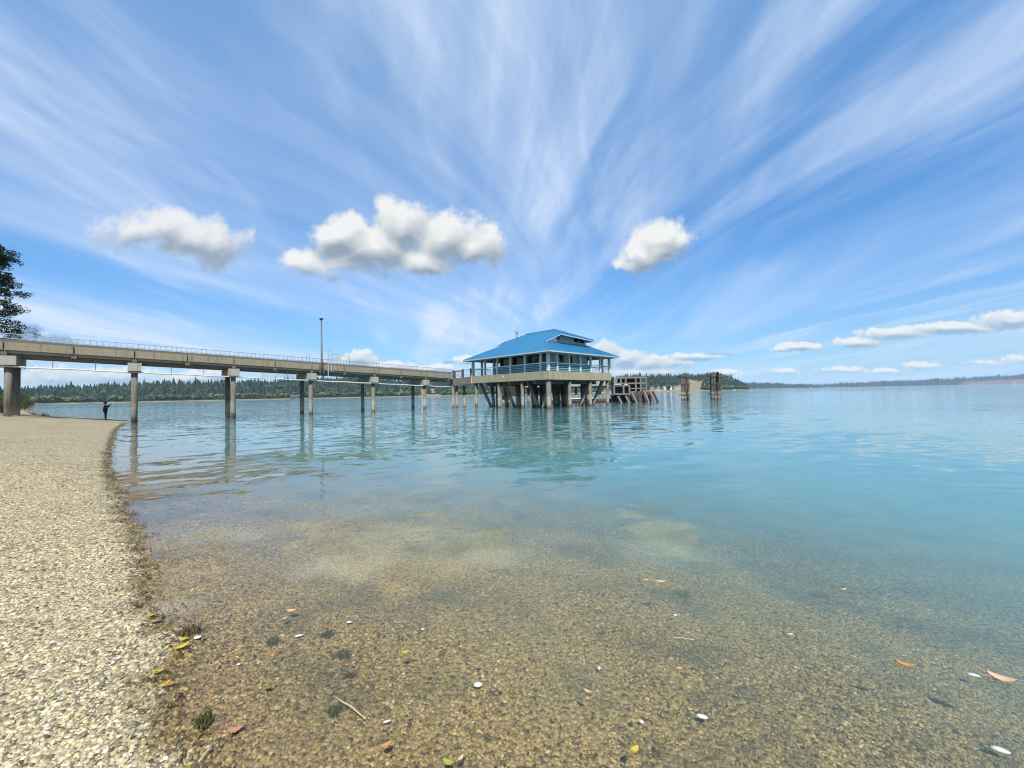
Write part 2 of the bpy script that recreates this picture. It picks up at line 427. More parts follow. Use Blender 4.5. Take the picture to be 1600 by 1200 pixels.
    L.new(mm.outputs[0], ip.inputs['Scale'])
    st = N.new('GeometryNodeStoreNamedAttribute'); st.domain = 'INSTANCE'; st.data_type = 'FLOAT'; L.new(ip.outputs[0], st.inputs[0])
    st.inputs['Name'].default_value = 'hue'
    rh = N.new('FunctionNodeRandomValue'); rh.data_type = 'FLOAT'; rh.inputs['Seed'].default_value = 11; L.new(rh.outputs[1], st.inputs['Value'])
    L.new(st.outputs[0], go.inputs[0])
    md = o.modifiers.new('stones', 'NODES'); md.node_group = ng
    tag(o, 'rounded beige and grey pebbles covering the beach and the shallow floor', None, None, 'stuff')
pebble_patch()

# ------------------------------------------------------------------ water
def water_mat():
    m, t, out = newmat('sea_water')
    g = t.new('ShaderNodeNewGeometry').outputs['Position']
    p = t.sep(g); xy = t.comb(p[0], p[1], 0.0)
    dist = t.vmath('LENGTH', xy)
    wa = t.vmath('SCALE', t.vmath('SUBTRACT', t.noise(xy, 0.25, 2, out='Color'), (.5, .5, .5)), scale=1.6)
    q = t.vmath('ADD', xy, wa)
    def wave(az, lam, crest, amp, detail=2):
        # slopes along azimuth az, wavelength lam, crests stretched
        mp = t.mapping(t.mapping(q, rot=(0, 0, R(az))), scale=(1 / (lam * crest), 1 / lam, 1))
        n = t.noise(mp, 1.0, detail, 0.5, dims='2D')
        sl = t.math('MULTIPLY', t.math('SUBTRACT', n, 0.5), amp)
        return t.vmath('SCALE', (math.sin(R(az)), math.cos(R(az)), 0), scale=sl)
    near = t.smooth(dist, 2.5, 11.0, 0.32, 1.0)
    patch = t.smooth(t.noise(t.mapping(xy, scale=(0.012, 0.035, 1)), 1.0, 4, 0.6), 0.35, 0.65, 0.45, 1.25)
    w1 = t.vmath('ADD', wave(-28, 0.60, 4.0, 0.23), wave(14, 0.38, 3.0, 0.14))
    w2 = t.vmath('ADD', wave(-60, 0.26, 2.6, 0.14, 3), wave(5, 2.6, 3.0, 0.07))
    far = t.vmath('SCALE', t.vmath('ADD', wave(-10, 0.16, 2.0, 0.50, 2), wave(50, 0.12, 2.0, 0.28, 2)), scale=t.smooth(dist, 18, 60, 0.0, 1.0))
    sl = t.vmath('ADD', t.vmath('SCALE', t.vmath('ADD', w1, w2), scale=near), far)
    sl = t.vmath('SCALE', sl, scale=patch)
    N_ = t.vmath('NORMALIZE', t.vmath('ADD', sl, (0, 0, 1)))
    fr = t.new('ShaderNodeFresnel', ins={'IOR': 1.333, 'Normal': N_})
    gl = t.new('ShaderNodeBsdfGlossy', ins={'Roughness': 0.04, 'Normal': N_, 'Color': (1, 1, 1, 1)})
    tr = t.new('ShaderNodeBsdfTransparent')
    mx = t.new('ShaderNodeMixShader', ins={0: fr.outputs[0], 1: tr.outputs[0], 2: gl.outputs[0]})
    t.l.new(mx.outputs[0], out.inputs[0])
    ab = t.new('ShaderNodeVolumeAbsorption', ins={'Color': (0.34, 0.82, 0.86, 1), 'Density': 0.27})
    sc = t.new('ShaderNodeVolumeScatter', ins={'Color': (0.50, 0.84, 0.98, 1), 'Density': 0.22, 'Anisotropy': 0.2})
    av = t.new('ShaderNodeAddShader', ins={0: ab.outputs[0], 1: sc.outputs[0]})
    t.l.new(av.outputs[0], out.inputs['Volume'])
    return m
M['water'] = water_mat()
water, _ = polar_sheet('water', 0.35, 5200, 40, 0, 2 * math.pi, 64, lambda P: np.zeros(len(P)), M['water'], True)
tag(water, 'calm clear sea water, blue far out and see-through by the beach', None, None, 'structure')

# ------------------------------------------------------------------ pier
M['rail_grey'] = simple('grey_rail', (0.22, 0.23, 0.24), 0.5, 0.1, 8, 0.3)
PAZ = 49.0
PD = Vector((math.sin(R(PAZ)), math.cos(R(PAZ)), 0)); PC = Vector((-math.sin(R(45)), math.cos(R(45)), 0))   # along, across
P0 = at(210, 660); P0 = Vector((P0.x * 35.3 / P0.y, 35.3, 0)); STEP = 7.45
def pp(t, w=0.0, z=0.0): return P0 + PD * (t * STEP) + PC * w + Vector((0, 0, z))
def ptop(t): return 6.80 - 0.325 * t                       # top of the concrete curb: the pier slopes down seaward
# end of the pier under px 705
TE = 0.0
while True:
    q = pp(TE); u = (RM.transposed() @ (q + Vector((0, 0, ptop(TE))) - Vector((0, 0, CAMZ))))
    if 800 + F * u.x / -u.z > 706 or TE > 8: break
    TE += 0.01
PW = 4.3
pier = empty('pier', pp(-4, 0, 0), 'long sloping concrete pier on paired round piles running out from the beach', 'pier')
def strip(mb, t0, t1, w0, w1, z0, z1):                     # box along the pier, z relative to ptop
    a, b = pp(t0, w0), pp(t1, w0); dw = PC * (w1 - w0)
    lo0, lo1 = a + Vector((0, 0, ptop(t0) + z0)), b + Vector((0, 0, ptop(t1) + z0)); h = Vector((0, 0, z1 - z0))
    vs = [lo0, lo1, lo1 + dw, lo0 + dw]; vs += [v + h for v in vs]
    mb.add(vs, [(0, 3, 2, 1), (4, 5, 6, 7), (0, 1, 5, 4), (1, 2, 6, 5), (2, 3, 7, 6), (3, 0, 4, 7)])
    return mb
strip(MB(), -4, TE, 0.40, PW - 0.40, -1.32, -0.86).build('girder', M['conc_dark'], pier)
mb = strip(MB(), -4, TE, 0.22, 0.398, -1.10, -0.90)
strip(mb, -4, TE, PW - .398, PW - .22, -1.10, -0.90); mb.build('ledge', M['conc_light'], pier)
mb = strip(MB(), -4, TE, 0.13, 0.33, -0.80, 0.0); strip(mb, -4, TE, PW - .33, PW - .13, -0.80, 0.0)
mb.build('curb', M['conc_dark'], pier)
nseg = int((TE + 4) * 2); 
for i in range(nseg + 1):
    t0 = -4 + i * 0.5; t1 = min(t0 + 0.5, TE)
    if t1 - t0 < 0.05: continue
    for w0, w1 in ((0.0, 0.128), (PW - .128, PW)):
        strip(MB(), t0 + 0.006, t1 - 0.006, w0, w1, -0.86, -0.215).build('parapet_panel', M['conc_panel'], pier)
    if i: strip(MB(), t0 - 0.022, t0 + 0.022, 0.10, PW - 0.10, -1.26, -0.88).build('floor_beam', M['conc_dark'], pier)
for w in (0.23, PW - 0.23):                                 # metal guard rail with many upright bars
    mb = MB()
    mb.tube([pp(-4, w, ptop(-4) + .46), pp(TE, w, ptop(TE) + .46)], 0.028, 6)
    n = int((TE + 4) * STEP / 0.38)
    for i in range(n + 1):
        t = -4 + (TE + 4) * i / n; p = pp(t, w, ptop(t) - .01)
        mb.tube([p, p + Vector((0, 0, .46))], 0.022, 4, False)
    mb.build('guard_rail', M['rail_grey'], pier)
for k in range(-2, 5):                                      # bents: a cap on two piles
    if k == -1: k = -0.975
    z1 = ptop(k) - 1.322; z0 = z1 - 0.74
    hw = 0.46 / STEP
    mb = MB(); a = pp(k - hw, -0.05, z0)
    mb.boxf(a, PD * .92, PC * (PW + .1), (0, 0, z1 - z0)); mb.build('pile_cap', M['conc_light'], pier)
    for w in (0.55, PW - 0.55):
        b = pp(k, w); zb = min(-0.8, gz(b.x, b.y) - 1.0)
        if gz(b.x, b.y) > 0.3: zb = gz(b.x, b.y) - 0.6
        mb = MB(); mb.tube([(b.x, b.y, zb), (b.x, b.y, z0 - .002)], 0.225, 20); mb.build('pile', M['pile'], pier, True)
mb = MB(); pts = []
for i in range(70):
    t = -4 + (TE + 4) * i / 69; pts.append(pp(t, 0.18, ptop(t) - 2.16 - 0.05 * math.sin(2 * math.pi * t) ** 2))
mb.tube(pts, 0.065, 8); pipe = mb.build('utility_pipe', M['pipe'], pier, True)
for k in range(-3, 5):
    for fr_ in (0.34, 0.67):
        t = k + fr_
        if t > TE - .1: continue
        mb = MB(); a = pp(t, 0.18, ptop(t) - 2.30); mb.tube([a, pp(t, 0.30, ptop(t) - 1.08)], 0.022, 5)
        o = mb.build('pipe_hanger', M['darksteel'], pier)

# street lamp bolted to the front of the pier
def t_at(px, z=0.0, w=0.0):
    best = min((abs(800 + F * u.x / -u.z - px), t) for t in np.arange(-1, TE, .005) for u in [RM.transposed() @ (pp(t, w, ptop(t) + z) - Vector((0, 0, CAMZ)))])
    return best[1]
tl = t_at(502)
lb = pp(tl, -0.16, ptop(tl) - 1.25)
lamp = empty('street_lamp', lb, 'tall bronze lamp post clamped to the side of the pier', 'street lamp')
ztop = atY(500.5, 499, lb.y).z
mb = MB(); mb.tube([lb, (lb.x, lb.y, lb.z + 1.2), (lb.x, lb.y, ztop)], [0.13, 0.105, 0.075], 10); mb.build('pole', M['lamp_dark'], lamp, True)
mb = MB(); mb.boxf(pp(tl - .03, -0.18, ptop(tl) - 1.30), PD * .45, PC * .17, (0, 0, .95)); mb.build('mounting_bracket', M['conc_dark'], lamp)
mb = MB(); c = Vector((lb.x, lb.y, ztop + .05)); mb.box(c, (.30, .36, .16), R(-PAZ)); mb.box(c - Vector((.08, 0, .10)), (.16, .2, .06), R(-PAZ)); mb.build('lamp_head', M['darksteel'], lamp)

# steel gate with side wing, standing across the pier
tg = t_at(512.5)
gate = empty('gate', pp(tg, 0, ptop(tg)), 'open grey steel gate frame with a sign plate on the pier', 'gate')
def post(w, t, z0, z1, r=.05):
    mb = MB(); mb.tube([pp(t, w, ptop(t) + z0), pp(t, w, ptop(t) + z1)], r, 8); return mb.build('gate_post', M['galv'], gate)
tw = t_at(518); te = t_at(545.5)
post(-0.08, tg, -1.7, 1.75, .06); post(-0.08, tw, -1.0, 1.85, .06); post(-0.02, te, -.2, 1.42, .05)
post(PW - .2, t_at(482.5, 0, PW), -.1, 1.5); post(PW - .2, t_at(478, 0, PW), -.1, 1.25)
def bar(a, b, r):
    mb = MB(); mb.tube([a, b], r, 6); mb.build('crossbar', M['galv'], gate)
for z in (1.45, .9, .35): bar(pp(tg, -.08, ptop(tg) + z), pp(tw, -.08, ptop(tw) + z), .03)
bar(pp(tw, -.08, ptop(tw) + 1.15), pp(te, -.02, ptop(te) + 1.05), .035)
bar(pp(tw, -.08, ptop(tw) + .78), pp(tw + .08, -.06, ptop(tw) + .2), .025)
ta = t_at(482.5, 0, PW); bar(pp(ta, PW - .2, ptop(ta) + .75), pp(t_at(478, 0, PW), PW - .2, ptop(ta) + .80), .03)
ts = t_at(524); mb = MB(); mb.boxf(pp(ts, -.03, ptop(ts) + .28), pp(t_at(532.5), -.03, 0) - pp(ts, -.03, 0), PC * .04, (0, 0, .62)); mb.build('sign_plate', M['sign'], gate)

# ------------------------------------------------------------------ pier house
HA = 46.0
E1 = Vector((math.sin(R(HA)), math.cos(R(HA)), 0)); E2 = Vector((-math.cos(R(HA)), math.sin(R(HA)), 0))
HC = Vector((4.62, 48.0, 0)); HL, HW = 15.5, 14.5          # length along E2 (left face), width along E1 (right face)
ZS, ZD, ZE = 3.66, 4.73, 7.20                               # slab underside, deck, eave
def hb(k, m, z=0.0): return HC + E1 * k + E2 * m + Vector((0, 0, z))
def hbox(mb, k0, k1, m0, m1, z0, z1): return mb.boxf(hb(k0, m0, z0), E1 * (k1 - k0), E2 * (m1 - m0), (0, 0, z1 - z0))
house = empty('pier_house', hb(HW / 2, HL / 2, 0), 'open-sided house with blue metal hip roof on concrete stilts', 'building')
mb = MB(); hbox(mb, 0, HW, 0, HL, ZS, ZD); plat = mb.build('platform', M['conc_fascia'], house)
mb = MB(); hbox(mb, .05, HW - .05, .05, HL - .05, ZD + .002, ZD + .03); mb.build('deck_floor', M['floor'], house)
mb = MB(); hbox(mb, -.012, -.002, 8.3, 8.55, ZS + .62, ZS + .86); mb.build('notice', M['white_paint'], plat)
for m in (2.5, 7.3, 12.0):                                  # beams under the slab
    mb = MB(); hbox(mb, .3, HW - .3, m, m + .5, ZS - .5, ZS - .003); mb.build('slab_beam', M['conc_dark'], house)
# piles
def hpile(k0, m0, k1, m1, r, mat='pile'):
    zb = -4.5
    top, bot = hb(k0, m0, ZS - .003), hb(k1, m1, 0)
    d = (bot - top); low = top + d * ((ZS - zb) / ZS)
    mb = MB(); mb.tube([low, bot, top], r, 16); return mb.build('pile', M[mat], house, True)
Ks = (.42, 4.75, 9.5, 14.0); Ms = (.42, 5.05, 9.75, 15.0)
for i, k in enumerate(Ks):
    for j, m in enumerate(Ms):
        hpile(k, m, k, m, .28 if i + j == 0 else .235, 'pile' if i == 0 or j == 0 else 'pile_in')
for m in (Ms[1], Ms[2], Ms[3]): hpile(.9, m - .5, 2.6, m - .9, .24)     # raking piles behind the left face
for k in (1.4, 9.9, 13.2): hpile(k, .7, k - .35 if k > 2 else k + .1, 2.3, .26)
hpile(.9, .9, 1.7, 1.5, .34); 
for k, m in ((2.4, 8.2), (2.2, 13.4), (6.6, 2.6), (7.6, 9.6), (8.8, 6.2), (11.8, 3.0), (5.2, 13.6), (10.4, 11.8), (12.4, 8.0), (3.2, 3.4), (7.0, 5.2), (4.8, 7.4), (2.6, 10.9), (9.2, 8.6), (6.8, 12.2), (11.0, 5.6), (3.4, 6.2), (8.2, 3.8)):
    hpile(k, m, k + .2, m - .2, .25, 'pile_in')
# columns
colm = [1.4, 4.2, 7.0, 9.75, 12.5]; colk = [1.9, 4.4, 6.9, 9.4, 11.85]
def column(k, m, w=.26, parent=house):
    mb = MB(); hbox(mb, k - w / 2, k + w / 2, m - w / 2, m + w / 2, ZD + .031, ZE - .16); return mb.build('column', M['col_paint'], parent)
for m in colm: column(.17, m); column(HW - .17, m)
for k in colk: column(k, .17); column(k, HL - .17)
for k in (.17, HW - .17):
    for m in (.17, HL - .17): column(k, m, .32)
for m in (12.2, 9.4): column(2.3, m + .6, .3)
# top beam
mb = MB()
hbox(mb, .04, .30, .04, HL - .04, ZE - .158, ZE + .12); hbox(mb, HW - .30, HW - .04, .04, HL - .04, ZE - .158, ZE + .12)
hbox(mb, .302, HW - .302, .04, .30, ZE - .158, ZE + .118); hbox(mb, .302, HW - .302, HL - .30, HL - .04, ZE - .158, ZE + .118)
mb.build('top_beam', M['col_paint'], house)
# balustrade: handrail everywhere, slatted infill in the bays round the room, thin bars in the open bays
ms = [.17] + colm + [HL - .17]; ks = [.17] + colk + [HW - .17]
def bays(lst, mk, solid):
    for a, b in zip(lst[:-1], lst[1:]):
        a2, b2 = a + .135, b - .135
        mb = MB(); mk(mb, a2, b2, .06, .26, ZD + 1.03, ZD + 1.13); mb.build('handrail', M['white_paint'], house)
        mb = MB()
        if solid(a, b):
            n = 4
            for i in range(n):
                z = ZD + .12 + i * .23
                mk(mb, a2 + .02, b2 - .02, .10 + .012 * (i % 2), .20, z, z + .115)
            mb.build('slat_panel', M['teal_slat'], house)
            mb = MB(); mk(mb, a2 + .01, b2 - .01, .205, .235, ZD + .06, ZD + 1.02); mb.build('panel_backing', M['teal_back'], house)
        else:
            for i in range(5):
                z = ZD + .18 + i * .17
                mk(mb, a2, b2, .15, .175, z, z + .025)
            mb.build('rail_bars', M['galv'], house)
bays(ms, lambda mb, a, b, d0, d1, z0, z1: hbox(mb, d0, d1, a, b, z0, z1), lambda a, b: b < 10)
bays(ks, lambda mb, a, b, d0, d1, z0, z1: hbox(mb, a, b, d0, d1, z0, z1), lambda a, b: b < 9.6)
bays(ks, lambda mb, a, b, d0, d1, z0, z1: hbox(mb, a, b, HL - d1, HL - d0, z0, z1), lambda a, b: a > 4 and b < 9.6)
bays(ms, lambda mb, a, b, d0, d1, z0, z1: hbox(mb, HW - d1, HW - d0, a, b, z0, z1), lambda a, b: False)
# the room: walls with openings
def wall(parent, mat, mk, length, ops, name='wall', z0=ZD + .031, z1=ZE - .02, th=.15):
    mb = MB(); x = 0.0
    for a, b, s, h in sorted(ops):
        if a > x: mk(mb, x, a, z0, z1)
        if s > 0: mk(mb, a, b, z0, z0 + s)
        if h < z1 - z0: mk(mb, a, b, z0 + h, z1)
        x = b
    if x < length: mk(mb, x, length, z0, z1)
    return mb.build(name, mat, parent)
RK0, RK1, RM0, RM1 = .62, 9.3, .75, 9.7
fo = [(2.0, 3.5, .9, 2.2), (4.3, 5.4, .0, 2.2), (6.5, 7.1, .9, 2.2)]
wf = wall(house, M['wall_green'], lambda mb, a, b, z0, z1: hbox(mb, RK0 + a, RK0 + b, RM0, RM0 + .15, z0, z1), RK1 - RK0, fo)
for a, b, s, h in fo[:1] + fo[2:]:
    mb = MB(); hbox(mb, RK0 + a + .02, RK0 + b - .02, RM0 + .06, RM0 + .09, ZD + .05 + s, ZD + .02 + h); mb.build('window_pane', M['glass'], wf)
lo = [(.9, 3.1, 1.0, 2.2), (3.7, 5.9, 1.0, 2.2), (6.5, 8.6, 1.0, 2.2)]
wl = wall(house, M['wall_dark'], lambda mb, a, b, z0, z1: hbox(mb, RK0, RK0 + .15, RM0 + .152 + a, RM0 + .152 + b, z0, z1), RM1 - RM0 - .152, lo)
for a, b, s, h in lo:
    mb = MB(); hbox(mb, RK0 + .06, RK0 + .09, RM0 + .152 + a + .02, RM0 + .152 + b - .02, ZD + .05 + s, ZD + .02 + h); mb.build('window_pane', M['glass'], wl)
wall(house, M['wall_dark'], lambda mb, a, b, z0, z1: hbox(mb, RK0 + .152 + a, RK0 + .152 + b, RM1 - .15, RM1, z0, z1), RK1 - RK0 - .152, [(3.6, 5.6, .5, 2.1)])
wall(house, M['wall_green'], lambda mb, a, b, z0, z1: hbox(mb, RK1 - .15, RK1, RM0 + .152 + a, RM0 + .152 + b, z0, z1), RM1 - RM0 - .304, [(3.0, 5.2, .5, 2.1)])
# ceiling
mb = MB(); hbox(mb, .31, HW - .31, .31, HL - .31, ZE - .01, ZE + .08); mb.build('ceiling', M['soffit'], house)
# roof
ov = .9
def zl(k): return ZE + .5 * (k + ov)
eA, eB, eC, eD = (-ov, -ov, ZE), (HW + ov, -ov, ZE), (HW + ov, HL + ov, ZE), (-ov, HL + ov, ZE)
J1, J2, J3, J4 = (2.6, 2.6, zl(2.6)), (HW - 2.6, 2.6, zl(2.6)), (HW - 2.6, HL - 2.6, zl(2.6)), (2.6, HL - 2.6, zl(2.6))
A, B = (7.25, 4.76, zl(7.25)), (7.25, HL - 4.76, zl(7.25))
U1, U4 = (4.9, 1.6, zl(4.9)), (4.9, HL - 1.6, zl(4.9))
U2, U3 = (12.5, 1.6, 9.75), (12.5, HL - 1.6, 9.75)
def W(poly): return [hb(*p) for p in poly]
left = [eA, J1, U1, A, B, U4, J4, eD]; fr_low = [eA, eB, J2, J1]; rt_low = [eB, eC, J3, J2]; bk_low = [eC, eD, J4, J3]
fr_up = [U1, U2, A]; rt_up = [U2, U3, B, A]; bk_up = [U3, U4, B]
def plane_z(poly):
    a, b, c = (Vector(p) for p in poly[:3]); n = (b - a).cross(c - a)
    return lambda k, m: a.z - (n.x * (k - a.x) + n.y * (m - a.y)) / n.z
def seams(mb, poly, along_k, step=.56):
    zf = plane_z(poly); ax = 1 if along_k else 0
    lo, hi = min(p[ax] for p in poly), max(p[ax] for p in poly)
    x = lo + step * .5
    while x < hi:
        hits = []
        for p, q in zip(poly, poly[1:] + poly[:1]):
            if (p[ax] <= x) != (q[ax] <= x):
                f = (x - p[ax]) / (q[ax] - p[ax]); hits.append(p[1 - ax] + f * (q[1 - ax] - p[1 - ax]))
        hits.sort()
        for s, e in zip(hits[::2], hits[1::2]):
            if e - s < .15: continue
            a, b = ((s + .02, x), (e - .02, x)) if along_k else ((x, s + .02), (x, e - .02))
            w = (E2 if along_k else E1) * .07; h = Vector((0, 0, .085))
            pa, pb = hb(*a, zf(*a) - .01), hb(*b, zf(*b) - .01)
            vs = [pa - w / 2, pb - w / 2, pb + w / 2, pa + w / 2]; vs += [v + h for v in vs]
            mb.add(vs, [(0, 3, 2, 1), (4, 5, 6, 7), (0, 1, 5, 4), (1, 2, 6, 5), (2, 3, 7, 6), (3, 0, 4, 7)])
        x += step
mb = MB(); mb.shell([W(left), W(fr_low), W(rt_low), W(bk_low)], .12)
seams(mb, left, True); seams(mb, fr_low, False); seams(mb, rt_low, True); seams(mb, bk_low, False)
def cap_line(mb, p, q, r=.085):
    mb.tube([hb(*p) + Vector((0, 0, .03)), hb(*q) + Vector((0, 0, .03))], r, 6)
for p, q in ((eA, J1), (eB, J2), (eD, J4)): cap_line(mb, p, q)
roof = mb.build('roof', M['roof'], house)
mb = MB(); mb.shell([W(fr_up), W(rt_up), W(bk_up)], .12)
seams(mb, fr_up, False); seams(mb, rt_up, True)
for p, q in ((A, U1), (A, U2), (A, B)): cap_line(mb, p, q, .1)
mb.build('upper_roof', M['roof'], house)
# gutters and pale trim
mb = MB()
def trim(p, q, dz0, dz1, out, th=.10):
    a, b = hb(*p), hb(*q); o = out * th
    mb.boxf(a + Vector((0, 0, dz0)), b - a, o, (0, 0, dz1 - dz0))
trim(eA, eD, -.16, -.02, -E1); trim(eB, eC, -.16, -.02, E1)
trim(eA, eB, -.16, -.022, -E2, .098); trim(eD, eC, -.16, -.022, E2, .098)
mb.build('gutter', M['trim_grey'], roof)
mb = MB(); a, b = hb(*U1), hb(*U2)
mb.boxf(a - Vector((0, 0, .22)), b - a, -E2 * .06, (0, 0, .12)); a, b = hb(*U2), hb(*U3); mb.boxf(a - Vector((0, 0, .22)), b - a, E1 * .06, (0, 0, .12))
a, b = hb(*J1), hb(*U1); mb.boxf(a - Vector((0, 0, .10)) - E1 * .0, b - a, -E2 * .05 - E1 * .01, (0, 0, .07))
mb.build('eave_trim', M['trim_grey'], house)
# clerestory
zb = J1[2] - .1
def cl_front(k0, k1, za, zbf, m0=2.6, th=.14):
    mb = MB(); z0a, z0b = zb, zb
    vs = [hb(k0, m0, zb), hb(k1, m0, zb), hb(k1, m0, zbf), hb(k0, m0, za)]; vs += [v + E2 * th for v in vs]
    return mb.add(vs, [(0, 1, 2, 3), (7, 6, 5, 4), (0, 4, 5, 1), (1, 5, 6, 2), (2, 6, 7, 3), (3, 7, 4, 0)])
fz = plane_z(fr_up)
def ftop(k): return min(zl(k), fz(k, 2.6)) - .13
for name, k0, k1, mat in (('clerestory_wall', 2.75, 4.9, 'white_paint'), ('clerestory_wall', 4.9, 8.9, 'wall_green'), ('clerestory_wall', 11.4, 11.76, 'wall_green')):
    cl_front(k0, k1, ftop(k0), ftop(k1)).build(name, M[mat], house)
mb = cl_front(8.9, 11.4, zb + .5, zb + .5); w = mb.build('clerestory_wall', M['wall_green'], house)
mb = cl_front(8.95, 11.35, ftop(8.95), ftop(11.35), 2.65, .03); mb.v = [(x, y, max(z, zb + .502)) for x, y, z in mb.v]; mb.build('clerestory_window', M['glass'], house)
mb = MB(); hbox(mb, 10.1, 10.16, 2.6, 2.74, zb + .503, ftop(10.1)); mb.build('window_bar', M['white_paint'], house)
mb = MB(); hbox(mb, 4.95, 5.55, 2.56, 2.598, zb + .5, zb + 1.0); mb.build('vent', M['darksteel'], house)
mb = MB(); hbox(mb, 11.76, 11.9, 2.6, HL - 2.6, zb, zb + .35); mb.build('clerestory_wall', M['wall_green'], house)
for m in (2.75, 5.2, 7.7, 10.2, 12.6):
    mb = MB(); hbox(mb, 11.76, 11.9, m - .1, m + .1, zb + .352, 9.78); mb.build('clerestory_post', M['white_paint'], house)
mb = MB(); hbox(mb, 2.75, 11.7, HL - 2.74, HL - 2.6, zb, zb + .5); mb.build('clerestory_wall', M['wall_green'], house)
# downspout, antenna
mb = MB(); mb.tube([hb(-ov - .03, HL + .2, ZE - .2), hb(-ov + .1, HL + .1, ZE - .42), hb(-.02, HL - .05, ZE - .6), hb(-.06, HL - .05, ZS)], .05, 6); mb.build('downspout', M['white_paint'], house)
ab = hb(6.2, HL - 3.6, zl(6.2)); 
mb = MB(); mb.tube([ab - Vector((0, 0, .1)), ab + Vector((0, 0, 1.25))], .055, 6)
mb.box(ab + Vector((.22, 0, .75)), (.14, .1, .5)); mb.box(ab + Vector((.1, 0, .75)), (.22, .04, .05)); mb.box(ab + Vector((.16, 0, .25)), (.1, .1, .2))
mb.build('antenna', M['lamp_dark'], roof)

# landing that joins pier and house
lq0 = pp(TE, .02); lq0.z = 0; lq1 = hb(0, HL); lq1.z = 0
landing = empty('landing', (lq0 + lq1) / 2, 'short sloping concrete landing with dark posts between pier and house', 'landing')
dirL = (lq1 - lq0).normalized(); nl = Vector((-dirL.y, dirL.x, 0)); 
if nl.y < 0: nl = -nl
z0a, z0b, z1a, z1b = atY(708, 602.5, lq0.y).z, ZS, atY(708, 591.3, lq0.y).z, ZD
a, b = lq0 + dirL * .15, lq1 - dirL * .03
vs = [a + Vector((0, 0, z0a)), b + Vector((0, 0, z0b)), b + nl * 4 + Vector((0, 0, z0b)), a + nl * 4 + Vector((0, 0, z0a)),
      a + Vector((0, 0, z1a)), b + Vector((0, 0, z1b)), b + nl * 4 + Vector((0, 0, z1b)), a + nl * 4 + Vector((0, 0, z1a))]
MB().add(vs, [(0, 3, 2, 1), (4, 5, 6, 7), (0, 1, 5, 4), (1, 2, 6, 5), (2, 3, 7, 6), (3, 0, 4, 7)]).build('landing_slab', M['conc_dark'], landing)
for f in (0.02, .55, .97):
    for w in (.1, 3.9):
        q = a + (b - a) * f + nl * w; zz = z1a + (z1b - z1a) * f + .002
        mb = MB(); mb.box((q.x, q.y, zz + .62), (.22, .22, 1.24), R(20)); mb.build('railing_post', M['wood_dark'], landing)
for w in (.1, 3.9):
    mb = MB(); mb.tube([a + nl * w + Vector((0, 0, z1a + 1.08)), b + nl * w + Vector((0, 0, z1b + 1.08))], .055, 6)
    for i in range(4):
        mb.tube([a + nl * w + Vector((0, 0, z1a + .2 + .2 * i)), b + nl * w + Vector((0, 0, z1b + .2 + .2 * i))], .014, 4)
    mb.build('railing', M['wood_dark'], landing)
for px, w in ((707, .4), (715, .9), (730.5, 1.4)):
    q = a + (b - a) * max(0.02, min(.95, (px - 706) / 32.0)) + nl * w
    mb = MB(); mb.tube([(q.x, q.y, -4), (q.x, q.y, z0a - .002)], .2, 14); mb.build('pile', M['pile'], landing, True)
# round orange-and-white life ring cabinet seen through the railing is left as a plain box
# ------------------------------------------------------------------ ferry slip behind the house
M['strut'] = simple('grey_strut_timber', (0.15, 0.13, 0.105), .85, .3, 4)
M['slip'] = concrete('old_slip_concrete', (0.19, 0.17, 0.15), .7); M['slip_wood'] = simple('slip_timber', (0.032, 0.025, 0.02), .85, .4, 4)
YS = 69.0
def sx(px, Y=YS): return atY(px, 610, Y).x
def sz(py, px=990, Y=YS): return atY(px, py, Y).z
slip = empty('ferry_slip', (sx(985), YS, 0), 'old grey ferry slip frame on raking dark timber fenders', 'ferry slip')
x0, x1 = sx(962), sx(1011); zt, zm, zl_, zbm = sz(589), sz(598.8), sz(607), sz(611.5)
DP = 3.6
def fbox(mb, xa, xb, ya, yb, za, zb_): return mb.boxf((xa, ya, za), (xb - xa, 0, 0), (0, yb - ya, 0), (0, 0, zb_ - za))
for px in (964, 970.7, 978.2, 993.8, 1001.5, 1010.2):
    for y in (YS, YS + DP - .3):
        mb = MB(); x = sx(px); fbox(mb, x - .13, x + .13, y + .02, y + .28, zbm, zt - .25); mb.build('column', M['slip'], slip)
for z, h in ((zt - .25, .25), (zm - .14, .26), (zl_ - .1, .2)):
    for y in (YS, YS + DP - .3):
        mb = MB(); fbox(mb, x0, x1, y, y + .3, z, z + h); mb.build('beam', M['slip'], slip)
    mb = MB(); fbox(mb, x0 + .1, x1 - .1, YS + .302, YS + DP - .302, z + .02, z + h - .06); mb.build('floor_slab', M['conc_dark'], slip)
mb = MB()
for i in range(13):
    x = x0 + (x1 - x0) * (i + .5) / 13; fbox(mb, x - .06, x + .06, YS + .05, YS + .2, zt + .002, zt + .12)
mb.build('post_stubs', M['slip'], slip)
mb = MB(); fbox(mb, x0 + .4, x1 - .3, YS + 1.7, YS + 1.8, zbm, zt - .27); mb.build('back_boarding', M['wood_dark'], slip)
lx0, lx1 = sx(955), sx(980.5); ly = YS - 1.6
mb = MB(); fbox(mb, lx0, lx1, ly, ly + 1.4, sz(603.5), sz(601.5)); fbox(mb, lx0, lx1, ly, ly + 1.4, sz(616.2), sz(614.5))
for px in (956.2, 970.5, 979.4): x = sx(px); fbox(mb, x - .14, x + .14, ly + .02, ly + 1.38, sz(614.5), sz(603.5))
mb.build('lower_frame', M['slip'], slip)
mb = MB(); fbox(mb, lx0 + .2, lx1 - .2, ly + .9, ly + 1.2, sz(614.4), sz(603.6)); mb.build('lower_boarding', M['slip_wood'], slip)
